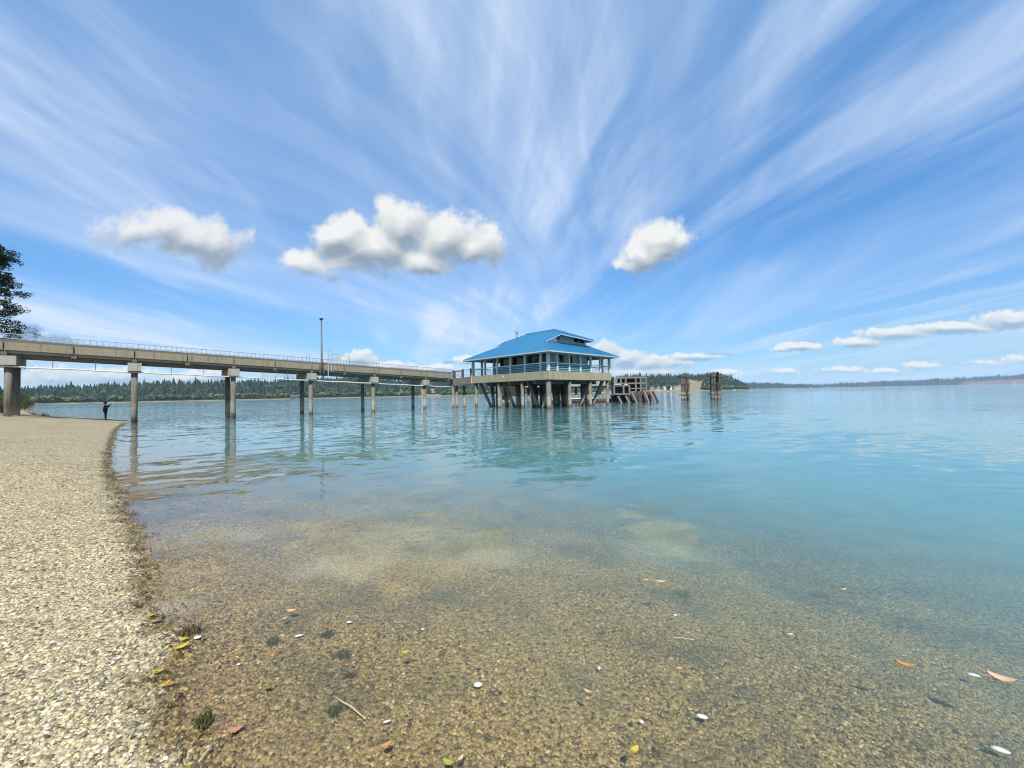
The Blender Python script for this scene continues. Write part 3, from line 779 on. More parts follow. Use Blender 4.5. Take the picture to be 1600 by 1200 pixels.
mb = MB(); fbox(mb, sx(956), sx(966), ly - .1, ly + .3, sz(601.4), sz(599.6)); fbox(mb, sx(972), sx(978), ly + .2, ly + .5, sz(601.4), sz(599.9)); fbox(mb, sx(957), sx(958.2), ly, ly + .3, sz(599.5), sz(589)); mb.build('railing', M['galv'], slip)
# timber fender wall with raking struts
n = 0
fx0, fx1 = sx(955), sx(1015)
for i in range(26):
    f = i / 25; x = fx0 + (fx1 - fx0) * f; top = sz(616.5 - 4.5 * (f > .42)) + random.uniform(-.1, .1)
    mb = MB(); mb.tube([(x, YS - .9, -3), (x, YS - .2, top)], .17, 8); mb.build('fender_pile', M['slip_wood' if i % 3 else 'wood_dark'], slip, True)
for pa, pb, ya, yb in ((961, 966, 615, 627), (972.5, 978, 614.5, 627), (984, 989, 612.5, 626.5), (1003.5, 1007.5, 611, 626.5), (1012.5, 1016.5, 611, 625.5), (1016.5, 1021.5, 612, 625)):
    p, q = Vector((sx(pa), YS - 1.0, sz(ya, pa))), Vector((sx(pb, YS), YS - 1.9, sz(yb + 1, pb) - .2))
    mb = MB(); mb.tube([q + (q - p) * .8, p], .2, 10); mb.build('raking_strut', M['strut'] if pa != 1016.5 else M['slip_wood'], slip, True)
mb = MB(); fbox(mb, sx(987), sx(995), YS - 1.5, YS - 1.3, sz(618), sz(617)); fbox(mb, sx(988), sx(989), YS - 1.5, YS - 1.3, sz(628), sz(618)); fbox(mb, sx(993.5), sx(994.5), YS - 1.5, YS - 1.3, sz(628), sz(618)); mb.build('ladder_frame', M['darksteel'], slip)

# transfer span lying behind the house
YB = 76.0
span = empty('transfer_span', (sx(890, YB), YB, 0), 'low pale steel ramp bridge half hidden behind the stilts', 'bridge')
a0, a1 = sx(820, YB), sx(948, YB)
mb = MB(); fbox(mb, a0, a1, YB, YB + .25, sz(604, 890, YB), sz(596.5, 890, YB)); mb.build('side_girder', M['conc_light'], span)
mb = MB(); fbox(mb, a0, a1, YB + .252, YB + 4.2, sz(606, 890, YB), sz(603, 890, YB)); mb.build('roadway', M['conc_dark'], span)
mb = MB()
for i in range(15):
    x = a0 + (a1 - a0) * (i + .5) / 15; fbox(mb, x - .08, x + .08, YB - .06, YB - .002, sz(604, 890, YB), sz(596.5, 890, YB))
mb.build('stiffener', M['galv'], span)
for px in (826, 842, 866, 882, 902, 921, 940):
    mb = MB(); mb.tube([(sx(px, YB), YB + 1.5, -4), (sx(px, YB), YB + 1.5, sz(606.1, px, YB))], .24, 10); mb.build('trestle_pile', M['pile_wood'], span, True)
mb = MB(); fbox(mb, a0 - 4.4, a0 - .1, YB - 4, YB - 1, sz(619, 800, YB), sz(596, 800, YB)); mb.build('bulkhead', M['slip_wood'], span)
for px in (786, 796, 808, 818):
    mb = MB(); mb.tube([(sx(px, YB - 4), YB - 3.3, -4), (sx(px, YB - 4), YB - 3.3, sz(619.1, px, YB))], .25, 10); mb.build('trestle_pile', M['pile_wood'], span, True)
flo = empty('log_float', (sx(900, 73), 73, 0), 'dark floating log boom under the ramp bridge', 'log float')
for i, (pa, pb, r) in enumerate(((852, 890, .42), (888, 925, .4), (922, 952, .44), (946, 960, .36))):
    mb = MB(); mb.tube([(sx(pa, 73), 73 + .2 * i, .22), (sx((pa + pb) / 2, 73), 73.05 + .2 * i, .26), (sx(pb, 73), 73 + .2 * i, .2)], [r * .95, r, r * .9], 12); mb.build('log', M['wood_dark'], flo, True)
mb = MB(); fbox(mb, sx(862, 73), sx(934, 73), 72.7, 73.5, .72, .84); mb.build('walkboard', M['white_paint'], flo)

# two mooring dolphins
def dolphin(cx_px, Y, piles, label):
    base = Vector((sx(cx_px, Y), Y, 0)); d = empty('mooring_dolphin', base, label, 'mooring dolphin', 'timber mooring dolphins standing in open water')
    for px, dy, ytop, r in piles:
        x = sx(px, Y); zt_ = atY(px, ytop, Y).z
        mb = MB(); mb.tube([(x, Y + dy, -6), (x + random.uniform(-.05, .05), Y + dy, .5), (x + random.uniform(-.03, .03), Y + dy, zt_)], [r * 1.08, r * 1.04, r * .95], 12); mb.build('pile', M['dol'], d, True)
    xs = [sx(p[0], Y) for p in piles]; r = .34
    for z in (1.0, 3.1, 4.6):
        mb = MB(); xa, xb = min(xs) - r, max(xs) + r
        for dy0, dy1 in ((-.48, -.44), (.82, .86)): fbox(mb, xa, xb, Y + dy0, Y + dy1, z, z + .14)
        fbox(mb, xa - .05, xa - .001, Y - .44, Y + .82, z, z + .14); fbox(mb, xb + .001, xb + .05, Y - .44, Y + .82, z, z + .14)
        mb.build('band', M['darksteel'], d)
M['dol'] = pilemat('dolphin_timber', (0.075, 0.064, 0.054))
dolphin(1071, 76, [(1066.2, -.05, 585, .28), (1069.8, -.12, 583, .30), (1068, .55, 584, .28), (1075.3, 0, 583.5, .27), (1074, .6, 585, .27)], 'mooring dolphin of dark timber piles nearer the ferry slip')
dolphin(1118.5, 77, [(1112.6, 0, 583.5, .29), (1116.8, -.1, 583, .30), (1114.5, .6, 585, .28), (1121.9, -.05, 581.5, .29), (1125.2, .05, 584, .27), (1122.5, .6, 583, .27)], 'wider mooring dolphin of timber piles out by the open water')
# ------------------------------------------------------------------ far shores
def hill_mat(name, forest, tan, box=None, box2=None):
    m, t, out = newmat(name)
    g = t.new('ShaderNodeNewGeometry').outputs['Position']; n = t.noise(g, 0.02, 6, 0.65); n2 = t.noise(g, 0.12, 4, 0.6)
    c = t.mix(n2, tuple(x * .6 for x in forest), tuple(x * 1.4 for x in forest))
    a = t.new('ShaderNodeAttribute', attribute_name='bare').outputs['Fac']
    mask = t.smooth(t.math('ADD', a, t.math('MULTIPLY', t.math('SUBTRACT', n2, 0.5), 0.9)), 0.35, 0.65)
    tn = t.mix(n, tuple(x * .65 for x in tan), tuple(min(1, x * 1.3) for x in tan))
    princ(t, out, t.mix(mask, c, tn), 0.95, None, spec=0.1); return m

def lerp_tab(tab, px):
    xs = [q[0] for q in tab]; return [float(np.interp(px, xs, [q[i] for q in tab])) for i in range(1, len(tab[0]))]
def hill(name, tab, bare_fn, mat, label, step=8.0, treeh=9.0, wid=1.0):
    """tab rows: px, depth of the shore, px height (y) of the tree tops, inland width"""
    cols = []; p0, p1 = tab[0][0], tab[-1][0]
    px = p0; prof = [0.0, .03, .08, .16, .28, .42, .58, .75, .9, 1.0, 1.25, 1.6]
    hp = [-1.5, 0.0, .03, .10, .26, .46, .66, .84, .95, 1.0, .8, -.3]
    V = []; bare = []; npx = 0
    while px <= p1 + 1e-6:
        d, yt, w = lerp_tab(tab, px)
        top = atY(px, yt, d + w * .8).z
        H = max(2.5, top - treeh)
        dr = ray(px, 600); ux = dr.x / dr.y
        jit = 1 + .05 * math.sin(px * .13) + .04 * math.sin(px * .31 + 1)
        for f, h in zip(prof, hp):
            Y = d * (1 + .012 * math.sin(px * .09)) + w * f
            z = h * H * (jit if .1 < f < .95 else 1) if h >= 0.03 else (1.1 if h == .0 and f == .03 else h * (4 if h < 0 else 1))
            if f == .03: z = .35
            if f == .08: z = 1.6
            V.append((ux * Y, Y, z)); bare.append(bare_fn(px, f, atY(px, yt, Y)))
        npx += 1; px += step
    n = len(prof)
    F_ = [(i * n + j, (i + 1) * n + j, (i + 1) * n + j + 1, i * n + j + 1) for i in range(npx - 1) for j in range(n - 1)]
    me = bpy.data.meshes.new(name); me.from_pydata(V, [], F_); me.update()
    if sum(p.normal.z for p in me.polygons) < 0: me.flip_normals()
    for p in me.polygons: p.use_smooth = True
    a = me.attributes.new('bare', 'FLOAT', 'POINT'); a.data.foreach_set('value', np.array(bare, np.float32))
    me.materials.append(mat); o = bpy.data.objects.new(name, me); COL.objects.link(o)
    tag(o, label, None, None, 'structure')
    return np.array(V).reshape(npx, n, 3), np.array(bare).reshape(npx, n)

def conifer(r, h):
    """small fir: stacked ragged skirts of boughs"""
    V = []; Fs = []; tiers = 5; rw = h * random.uniform(.17, .25)
    for k in range(tiers):
        z0 = h * (.08 + .84 * k / tiers); z1 = min(h, z0 + h * .36); rr = rw * (1 - k / (tiers + .35)); n = 7; b = len(V); ph = random.random() * 6
        V.append((random.uniform(-.04, .04) * h, random.uniform(-.04, .04) * h, z1))
        for i in range(n):
            w = ph + 2 * math.pi * i / n; q = rr * random.uniform(.6, 1.25)
            V.append((q * math.cos(w), q * math.sin(w), z0 + random.uniform(-.05, .05) * h))
        Fs += [(b, b + 1 + i, b + 1 + (i + 1) % n) for i in range(n)]
    return V, Fs
def broadleaf(r, h):
    V = []; Fs = []
    ico = [(0, 0, 1), (.89, 0, .45), (.28, .85, .45), (-.72, .53, .45), (-.72, -.53, .45), (.28, -.85, .45), (.72, .53, -.45), (-.28, .85, -.45), (-.89, 0, -.45), (-.28, -.85, -.45), (.72, -.53, -.45), (0, 0, -1)]
    fc = [(0, 1, 2), (0, 2, 3), (0, 3, 4), (0, 4, 5), (0, 5, 1), (1, 6, 2), (2, 7, 3), (3, 8, 4), (4, 9, 5), (5, 10, 1), (6, 7, 2), (7, 8, 3), (8, 9, 4), (9, 10, 5), (10, 6, 1), (11, 7, 6), (11, 8, 7), (11, 9, 8), (11, 10, 9), (11, 6, 10)]
    for k in range(7):
        s = h * random.uniform(.16, .30); w = random.random() * 6.28; q = h * random.uniform(0, .32)
        c = (q * math.cos(w), q * math.sin(w), h * random.uniform(.3, .78)); b = len(V)
        V += [(c[0] + s * p[0] * random.uniform(.75, 1.3), c[1] + s * p[1] * random.uniform(.75, 1.3), c[2] + s * .85 * p[2] * random.uniform(.8, 1.2)) for p in ico]
        Fs += [tuple(i + b for i in f) for f in fc]
    return V, Fs
def forest(name, grid, bare, spacing, treeh, label, fringe=True, skip=lambda x, y, f: False, fmin=.07, coarse=False):
    protoC = [conifer(1, 1) for _ in range(14)]; protoB = [broadleaf(1, 1) for _ in range(10)]
    V = []; Fs = []; C = []
    npx, n, _ = grid.shape; prof = [0.0, .03, .08, .16, .28, .42, .58, .75, .9, 1.0, 1.25, 1.6]
    nv = 0
    for i in range(npx - 1):
        for j in range(2, n - 3):
            a, b, c, d = grid[i, j], grid[i + 1, j], grid[i + 1, j + 1], grid[i, j + 1]
            area = np.linalg.norm(b - a) * np.linalg.norm(d - a)
            k = area / spacing ** 2; cnt = int(k) + (random.random() < k - int(k))
            for _ in range(cnt):
                u, v = random.random(), random.random()
                p = (a * (1 - u) + b * u) * (1 - v) + (d * (1 - u) + c * u) * v
                br = bare[i, j] * (1 - v) + bare[i, j + 1] * v
                if random.random() < br * 1.3: continue
                low = j == 2 and v < .8
                if low and random.random() < .15: continue
                if low or (random.random() < .16 and not coarse):
                    pv, pf = random.choice(protoB); h = treeh * random.uniform(.45, .9)
                    base = random.choice([(.045, .070, .022), (.065, .085, .026), (.036, .062, .024), (.09, .10, .034)]) if low else (.045, .075, .028)
                else:
                    pv, pf = random.choice(protoC); h = treeh * random.uniform(.5, 1.25) * (1.4 if random.random() < .07 else 1)
                    base = random.choice([(.012, .027, .016), (.017, .035, .019), (.026, .046, .021), (.010, .021, .015)])
                s = random.uniform(.6, 1.5); w = random.random() * 6.28; cw, sw = math.cos(w), math.sin(w)
                fat = random.uniform(.9, 1.3)
                V += [(p[0] + h * fat * (x * cw - y * sw), p[1] + h * fat * (x * sw + y * cw), p[2] - .3 + h * z) for x, y, z in pv]
                Fs += [tuple(q + nv for q in f) for f in pf]
                for x, y, z in pv: C += [base[0] * s, base[1] * s, base[2] * s, 1]
                nv += len(pv)
    me = bpy.data.meshes.new(name); me.from_pydata(V, [], Fs); me.update()
    ca = me.color_attributes.new('tint', 'FLOAT_COLOR', 'POINT'); ca.data.foreach_set('color', np.array(C, np.float32))
    me.materials.append(M['forest']); o = bpy.data.objects.new(name, me); COL.objects.link(o)
    return tag(o, label, None, None, 'stuff')

H1 = [(-120, 330, 606, 150), (40, 400, 603, 160), (100, 430, 600, 160), (150, 445, 600, 170), (172, 450, 597, 170), (250, 470, 594.5, 180), (310, 490, 593.5, 180), (400, 520, 592.5, 190), (440, 535, 590, 190),
      (480, 550, 587, 200), (560, 580, 587, 200), (620, 590, 590, 200), (700, 600, 594, 200), (760, 605, 594, 200), (860, 610, 592, 220), (950, 610, 589, 240), (990, 610, 583.5, 260), (1020, 615, 584.5, 260), (1057, 630, 584.5, 270),
      (1098, 660, 582, 270), (1121, 690, 580.5, 260), (1138, 715, 585, 220), (1153, 745, 592, 160), (1163, 770, 600, 90), (1170, 790, 605, 40)]
def bare1(px, f, p):
    b = 0.0
    if f <= .04: b = 1.0
    if 925 < px < 1105 and f < .32: b = max(b, min(1, (px - 925) / 20) * min(1, (1105 - px) / 20) * (1.0 if f < .1 else .55 + .3 * math.sin(px * .6)))
    q = 1.0 - ((px - 1078 - 14 * (f - .3)) / (36 - 10 * f)) ** 2 - ((f - .34) / .42) ** 2 + .35 * math.sin(px * .35 + 5 * f) * math.sin(f * 17 + px * .11)
    if 1020 < px < 1120: b = max(b, min(1.0, max(0.0, q * 1.4)))
    if 655 < px < 690 and f < .2: b = max(b, .7)
    return b
M['hill1'] = hill_mat('wooded_hill_soil', (0.022, 0.036, 0.018), (0.22, 0.175, 0.095))
g1, b1 = hill('hills', H1, bare1, M['hill1'], 'wooded hillside across the bay', 4, 9.5)
forest('forest', g1, b1, 6.6, 10.5, 'dark green conifer wood covering the hills across the bay behind the pier')
H2 = [(1130, 1900, 602, 200), (1150, 1950, 598.5, 250), (1166, 2000, 597.3, 300), (1200, 2000, 597.6, 300), (1225, 2050, 599.2, 300), (1243, 2100, 600.8, 280), (1262, 2150, 602.2, 250), (1280, 2200, 604, 150)]
M['hill2'] = hill_mat('far_headland_soil', (0.03, 0.045, 0.03), (0.22, 0.19, 0.13))
g2, b2 = hill('hills', H2, lambda px, f, p: 1.0 if f <= .03 else 0.0, M['hill2'], 'low far wooded headland', 4, 8.0)
forest('forest', g2, b2, 17, 13, 'bluish far wood on the low headland right of the near hill', coarse=True)
H3 = [(1225, 2650, 601, 300), (1260, 2600, 600.6, 300), (1307, 2600, 599, 320), (1366, 2550, 596.0, 340), (1454, 2500, 592.6, 360), (1532, 2450, 588.6, 400), (1600, 2400, 584.2, 420), (1700, 2330, 580, 430)]
def bare3(px, f, p):
    if f <= .03: return 1.0
    e = min(1, max(0, (px - 1488) / 25))
    return e * (1.0 if f < .35 else .55 if f < .45 else 0)
M['hill3'] = hill_mat('far_shore_soil', (0.03, 0.045, 0.032), (0.15, 0.11, 0.08))
g3, b3 = hill('hills', H3, bare3, M['hill3'], 'long rising far shore', 6, 8.0)
forest('forest', g3, b3, 24, 15, 'dark blue-green wood along the long far shore on the right', coarse=True)

# ------------------------------------------------------------------ far houses, sheds and boats
def gabled(px, py, Y, w, d, h, rz, walls, roofc, label, name='house', cat='house', grp=None):
    b = atY(px, py, Y); o = empty(name, b, label, cat, grp)
    m = Matrix.Rotation(rz, 3, 'Z')
    def P(x, y, z): return b + m @ Vector((x, y, z))
    mb = MB(); mb.boxf(P(-w / 2, -d / 2, -2), m @ Vector((w, 0, 0)), m @ Vector((0, d, 0)), (0, 0, h + 2)); 
    mb.add([P(-w / 2, -d / 2, h), P(-w / 2, d / 2, h), P(-w / 2, 0, h + d * .3), P(w / 2, -d / 2, h), P(w / 2, d / 2, h), P(w / 2, 0, h + d * .3)], [(0, 1, 2), (5, 4, 3)])
    mb.build('wall', walls, o)
    mb = MB(); e = .35; r = d * .3; k = r / (d / 2)
    for s in (-1, 1):
        p0, p1 = P(-w / 2 - e, s * (d / 2 + e), h - e * k + .03), P(w / 2 + e, s * (d / 2 + e), h - e * k + .03); q0, q1 = P(-w / 2 - e, 0, h + r + .03), P(w / 2 + e, 0, h + r + .03)
        up = Vector((0, 0, .18)); mb.add([p0, p1, q1, q0, p0 + up, p1 + up, q1 + up, q0 + up], [(0, 3, 2, 1), (4, 5, 6, 7), (0, 1, 5, 4), (1, 2, 6, 5), (2, 3, 7, 6), (3, 0, 4, 7)])
    mb.build('roof', roofc, o)
    n = max(2, int(w / 2.6))
    for i in range(n):
        x = -w / 2 + w * (i + .5) / n; mb = MB(); mb.boxf(P(x - .5, -d / 2 - .04, h * .35), m @ Vector((1.0, 0, 0)), m @ Vector((0, .039, 0)), (0, 0, h * .38)); mb.build('window', M['darksteel'], o)
    return o
M['roof_grey'] = simple('grey_shingles', (0.16, 0.16, 0.17), 0.85, .2, 2); M['roof_brown'] = simple('brown_shingles', (0.16, 0.10, 0.07), 0.85, .2, 2)
M['wall_white'] = simple('white_siding', (0.72, 0.70, 0.66), 0.7, .08, 2); M['wall_tan'] = simple('tan_siding', (0.46, 0.34, 0.22), 0.7, .1, 2); M['wall_grey'] = simple('grey_siding', (0.06, 0.07, 0.08), 0.7, .1, 2)
G = 'small houses on the far shore'
gabled(662, 613.5, 640, 9, 7, 4.4, .2, M['wall_tan'], M['roof_brown'], 'tan house in the trees seen under the pier, the left one of two', grp=G)
gabled(677, 613.8, 650, 10, 7, 4.6, -.1, M['wall_tan'], M['roof_grey'], 'tan house with grey roof seen under the pier beside its brown-roofed neighbour', grp=G)
gabled(462, 623.0, 548, 11, 7, 3.2, .1, M['wall_grey'], M['wall_grey'], 'dark grey boathouse at the foot of the wooded shore', 'boathouse', 'boathouse', G)
gabled(1027, 612.0, 640, 9, 6, 3.0, .1, M['wall_white'], M['roof_grey'], 'long low white house by the far beach, nearest the ferry slip', grp=G)
gabled(1038, 608.6, 668, 4, 5, 4.8, .0, M['wall_white'], M['roof_grey'], 'narrow tall white house on the far shore below the meadow', grp=G)
gabled(1046, 607.8, 672, 7, 6, 4.2, -.2, M['wall_white'], M['roof_brown'], 'white house with brown roof below the tan meadow', grp=G)
gabled(1058, 607.6, 690, 13, 6, 2.8, .05, M['wall_tan'], M['roof_grey'], 'long tan shed below the meadow just left of the dolphin', 'shed', 'shed', G)
def boat(px, py, Y, L, label, sail=False):
    b = atY(px, py, Y); b.z = 0; o = empty('sailboat' if sail else 'motorboat', b, label, 'boat', 'small white boats far out')
    mb = MB(); n = 9; V = []
    for i in range(n):
        f = i / (n - 1); w = L * .16 * math.sin(math.pi * min(1, .25 + .75 * (1 - f) ** .8)) if f < 1 else .02
        x = L * (f - .5); sh = L * (.12 + .05 * f * f)
        V += [(b.x + x, b.y - w, sh), (b.x + x * .96, b.y - w * .7, -.2), (b.x + x * .96, b.y + w * .7, -.2), (b.x + x, b.y + w, sh)]
    Fs = []
    for i in range(n - 1):
        a = i * 4
        Fs += [(a, a + 1, a + 5, a + 4), (a + 1, a + 2, a + 6, a + 5), (a + 2, a + 3, a + 7, a + 6), (a + 3, a, a + 4, a + 7)]
    Fs += [(0, 3, 2, 1), ((n - 1) * 4, (n - 1) * 4 + 1, (n - 1) * 4 + 2, (n - 1) * 4 + 3)]
    mb.add(V, Fs).build('hull', M['wall_white'], o)
    if sail:
        mb = MB(); mb.tube([(b.x, b.y, .5), (b.x, b.y, L * 1.35)], L * .012, 6); mb.build('mast', M['galv'], o)
        mb = MB(); th = .06; mb.add([(b.x - .1, b.y - th, L * .25), (b.x - L * .42, b.y - th, L * .25), (b.x - .1, b.y - th, L * 1.3), (b.x - .1, b.y + th, L * .25), (b.x - L * .42, b.y + th, L * .25), (b.x - .1, b.y + th, L * 1.3)], [(0, 2, 1), (3, 4, 5), (0, 1, 4, 3), (1, 2, 5, 4), (2, 0, 3, 5)]); mb.build('sail', M['wall_white'], o)
    else:
        mb = MB(); mb.boxf((b.x - L * .2, b.y - L * .09, L * .13), (L * .32, 0, 0), (0, L * .18, 0), (0, 0, L * .16)); mb.build('cabin', M['wall_white'], o)
        mb = MB(); mb.boxf((b.x - L * .18, b.y - L * .092, L * .2), (L * .28, 0, 0), (0, -.05, 0), (0, 0, L * .05)); mb.build('windscreen', M['darksteel'], o)
boat(1268, 606.2, 1500, 9, 'small white motorboat far out before the low headland')
boat(1585, 600.4, 1600, 9, 'white sailboat far out at the right edge', True)
boat(1148, 609.2, 720, 5, 'white motorboat close under the wooded point')

# ------------------------------------------------------------------ near tree, bushes
def leaf_cloud(mb_v, mb_f, c, rad, flat, n, size):
    for _ in range(n):
        while True:
            d = Vector((random.uniform(-1, 1), random.uniform(-1, 1), random.uniform(-1, 1)))
            if d.length < 1: break
        p = Vector(c) + Vector((d.x * rad, d.y * rad, d.z * rad * flat))
        s = size * random.uniform(.6, 1.3)
        a = Vector((random.gauss(0, 1), random.gauss(0, 1), random.gauss(0, .6))).normalized(); b = a.cross(Vector((random.gauss(0, 1), random.gauss(0, 1), random.gauss(0, 1)))).normalized()
        k = len(mb_v); mb_v += [p - a * s, p + b * s * .45, p + a * s, p - b * s * .45]; mb_f.append((k, k + 1, k + 2, k + 3))
def big_tree():
    random.seed(33)
    bx, by = atY(-18, 600, 46).x, 46.0; bz = gz(bx, by) - .3; H = atY(12, 386, 46).z - bz
    o = empty('tree', (bx, by, bz), 'tall dark ragged fir at the left edge behind the pier', 'tree')
    mb = MB(); mb.tube([(bx, by, bz), (bx + .1, by, bz + H * .4), (bx + .35, by, bz + H * .75), (bx + .9, by, bz + H * .97)], [.42, .32, .2, .05], 10); mb.build('trunk', M['bark'], o, True)
    V = []; Fs = []; lm = MB()
    n = 84
    for i in range(n):
        f = .30 + .70 * i / (n - 1); h = bz + H * f
        cx = bx + (.35 * f / .75 if f < .75 else .35 + .55 * (f - .75) / .22)
        L = (2.7 * (1 - f) ** .5 + 1.1) * random.uniform(.55, 1.2); w = i * 2.4 + random.uniform(-.4, .4)
        if random.random() < .06: continue
        d = Vector((math.cos(w), math.sin(w), 0)); base = Vector((cx, by, h)); tip = base + d * L + Vector((0, 0, random.uniform(-.5, 1.1)))
        mid = (base + tip) / 2 + Vector((0, 0, -.12 * L))
        lm.tube([base, mid, tip], [.07, .045, .015], 5)
        for q in range(7):
            g = .3 + .75 * q / 6; p = base.lerp(tip, g) + Vector((random.uniform(-.4, .4), random.uniform(-.4, .4), random.uniform(-.45, .35)))
            leaf_cloud(V, Fs, p, .5 * random.uniform(.55, 1.25), .75, 46, .115)
    leaf_cloud(V, Fs, (bx + .85, by, bz + H * .97), .9, .7, 160, .14)
    lm.build('limbs', M['bark'], o)
    mb = MB(); mb.add(V, Fs); me_o = MB(); 
    me = bpy.data.meshes.new('crown'); me.from_pydata([Vector(v) - o.location for v in V], [], Fs); me.update(); me.materials.append(M['leaf_dark'])
    c = bpy.data.objects.new('crown', me); COL.objects.link(c); c.parent = o
big_tree()
def bush(px, Y, w, h, label, mat='leaf_bush', dz=0.0, n=30):
    p = atY(px, 620, Y); bz = gz(p.x, Y) + dz; o = empty('bush', (p.x, Y, bz), label, 'bush', 'bushes along the back of the beach')
    V = []; Fs = []; lm = MB()
    for i in range(n):
        a = random.random() * 6.28; r = math.sqrt(random.random()) * w * .5; hh = h * (1 - (r / (w * .5)) ** 2 * .6) * random.uniform(.35, .92)
        c = Vector((p.x + r * math.cos(a), Y + r * math.sin(a), bz + hh)); lm.tube([(p.x + .2 * math.cos(a), Y + .2 * math.sin(a), bz - .2), c], [.06, .015], 5)
        leaf_cloud(V, Fs, c, w * .17, .8, 70, w * .028)
    lm.build('stems', M['bark'], o)
    me = bpy.data.meshes.new('crown'); me.from_pydata([Vector(v) - o.location for v in V], [], Fs); me.update(); me.materials.append(M[mat])
    c = bpy.data.objects.new('crown', me); COL.objects.link(c); c.parent = o
bush(36, 128, 4.6, 5.4, 'yellow-green bush beside the pier pile, nearest the water', n=34)
bush(27, 134, 7, 6.5, 'olive bush half hidden behind the nearest pier pile', n=34)
bush(8, 60, 5, 5, 'brownish bush between the big fir and the pier pile', n=30)
bush(16, 96, 6, 6, 'dark bush behind the nearest pier pile on the bank', 'leaf_dark', n=30)
# ------------------------------------------------------------------ driftwood on the far beach
def drift(pxa, pya, pxb, pyb, r, label, z=.35):
    a, b = at(pxa, pya, z), at(pxb, pyb, z); L = (b - a).length
    for q in (a, b): q.z = gz(q.x, q.y) + r * .6
    pts = [a.lerp(b, f) + Vector((0, 0, random.uniform(-.03, .03))) for f in (0, .25, .5, .75, 1)]
    mb = MB(); mb.tube(pts, [r * .8, r, r * .95, r * .85, r * .6], 9)
    mb.tube([pts[2], pts[2] + Vector((random.uniform(-.3, .3), -.2, r * 2.2))], [r * .3, r * .1], 5)
    o = mb.build('driftwood_log', M['driftwood'], None, True); tag(o, label, 'driftwood', 'driftwood logs on the beach')
drift(32, 638.5, 46, 642.5, .30, 'long dark driftwood log on the far beach behind the first pier pile')
drift(46, 642.5, 62, 646.2, .26, 'dark driftwood log in the middle of the line on the far beach')
drift(60, 646, 75, 648.6, .22, 'dark driftwood log lying at the water end of the far beach line')
drift(-1, 640, 4, 641, .3, 'short driftwood log at the very left edge of the beach', .9)

# ------------------------------------------------------------------ person taking a picture
def skin_mesh(name, verts, edges, radii, mat, parent, root=0, sub=2):
    me = bpy.data.meshes.new(name); me.from_pydata(verts, edges, []); o = bpy.data.objects.new(name, me); COL.objects.link(o)
    sk = o.modifiers.new('skin', 'SKIN'); sk.use_smooth_shade = True
    for v, r in zip(me.skin_vertices[0].data, radii): v.radius = r if hasattr(r, '__len__') else (r, r)
    me.skin_vertices[0].data[root].use_root = True
    sb = o.modifiers.new('sub', 'SUBSURF'); sb.levels = sub; sb.render_levels = sub
    me.materials.append(mat)
    if parent: o.parent = parent
    return o
M['skin'] = simple('skin', (0.42, 0.24, 0.17), 0.6, .08, 10); M['black_cloth'] = simple('black_cloth', (0.012, 0.012, 0.014), 0.8, .2, 20)
M['navy_cloth'] = simple('dark_trousers', (0.014, 0.015, 0.02), 0.85, .2, 20); M['hair'] = simple('dark_hair', (0.02, 0.014, 0.01), 0.6, .2, 30); M['phone'] = simple('black_phone', (0.01, 0.01, 0.012), 0.3, .1, 10)
pf = at(164.5, 655.3, .25); py_ = 37.5; pf = Vector((atY(164.5, 655, py_).x, py_, 0)); pf.z = gz(pf.x, pf.y)
person = empty('person', pf, 'person in dark clothes at the water edge holding up a phone', 'person')
person.rotation_euler = (0, 0, R(38))      # faces +x: along the water to the right
Hs = 1.74 / 1.74
# local axes: x forward (to the right in the picture), y to the person's left, z up
bodyv = [(0, 0, .95), (0, 0, 1.10), (.01, 0, 1.28), (.0, 0, 1.42), (.015, 0, 1.50), (.03, 0, 1.60), (.045, 0, 1.68),
         (0, .09, .90), (.015, .10, .50), (-.01, .105, .09), (.13, .115, .04),
         (0, -.09, .90), (.04, -.10, .50), (.02, -.105, .09), (.16, -.12, .04),
         (0, .19, 1.40), (.16, .23, 1.20), (.33, .10, 1.46), (.39, .07, 1.51),
         (0, -.19, 1.40), (.17, -.23, 1.21), (.33, -.10, 1.46), (.39, -.07, 1.51)]
bodye = [(0, 1), (1, 2), (2, 3), (3, 4), (4, 5), (5, 6), (0, 7), (7, 8), (8, 9), (9, 10), (0, 11), (11, 12), (12, 13), (13, 14), (3, 15), (15, 16), (16, 17), (17, 18), (3, 19), (19, 20), (20, 21), (21, 22)]
bodyr = [(.13, .15), (.12, .145), (.125, .165), (.10, .13), .055, (.085, .075), (.09, .07), .095, .065, .05, .04, .095, .065, .05, .04, .06, .048, .036, .032, .06, .048, .036, .032]
skin_mesh('body', bodyv, bodye, bodyr, M['skin'], person)
jv = [(0, 0, .86), (0, 0, .98), (0, 0, 1.12), (.01, 0, 1.28), (0, 0, 1.42), (.01, 0, 1.475), (0, .19, 1.40), (.16, .23, 1.20), (.30, .125, 1.425), (0, -.19, 1.40), (.17, -.23, 1.21), (.30, -.125, 1.425)]
je = [(0, 1), (1, 2), (2, 3), (3, 4), (4, 5), (4, 6), (6, 7), (7, 8), (4, 9), (9, 10), (10, 11)]
skin_mesh('jacket', jv, je, [(.165, .20), (.16, .19), (.15, .175), (.15, .195), (.125, .16), (.075, .075), .085, .068, .055, .085, .068, .055], M['black_cloth'], person, 1)
tv = [(0, 0, .94), (0, .095, .86), (.015, .105, .50), (-.01, .11, .10), (0, -.095, .86), (.04, -.105, .50), (.02, -.11, .10)]
skin_mesh('trousers', tv, [(0, 1), (1, 2), (2, 3), (0, 4), (4, 5), (5, 6)], [(.14, .15), .115, .085, .075, .115, .085, .075], M['navy_cloth'], person)
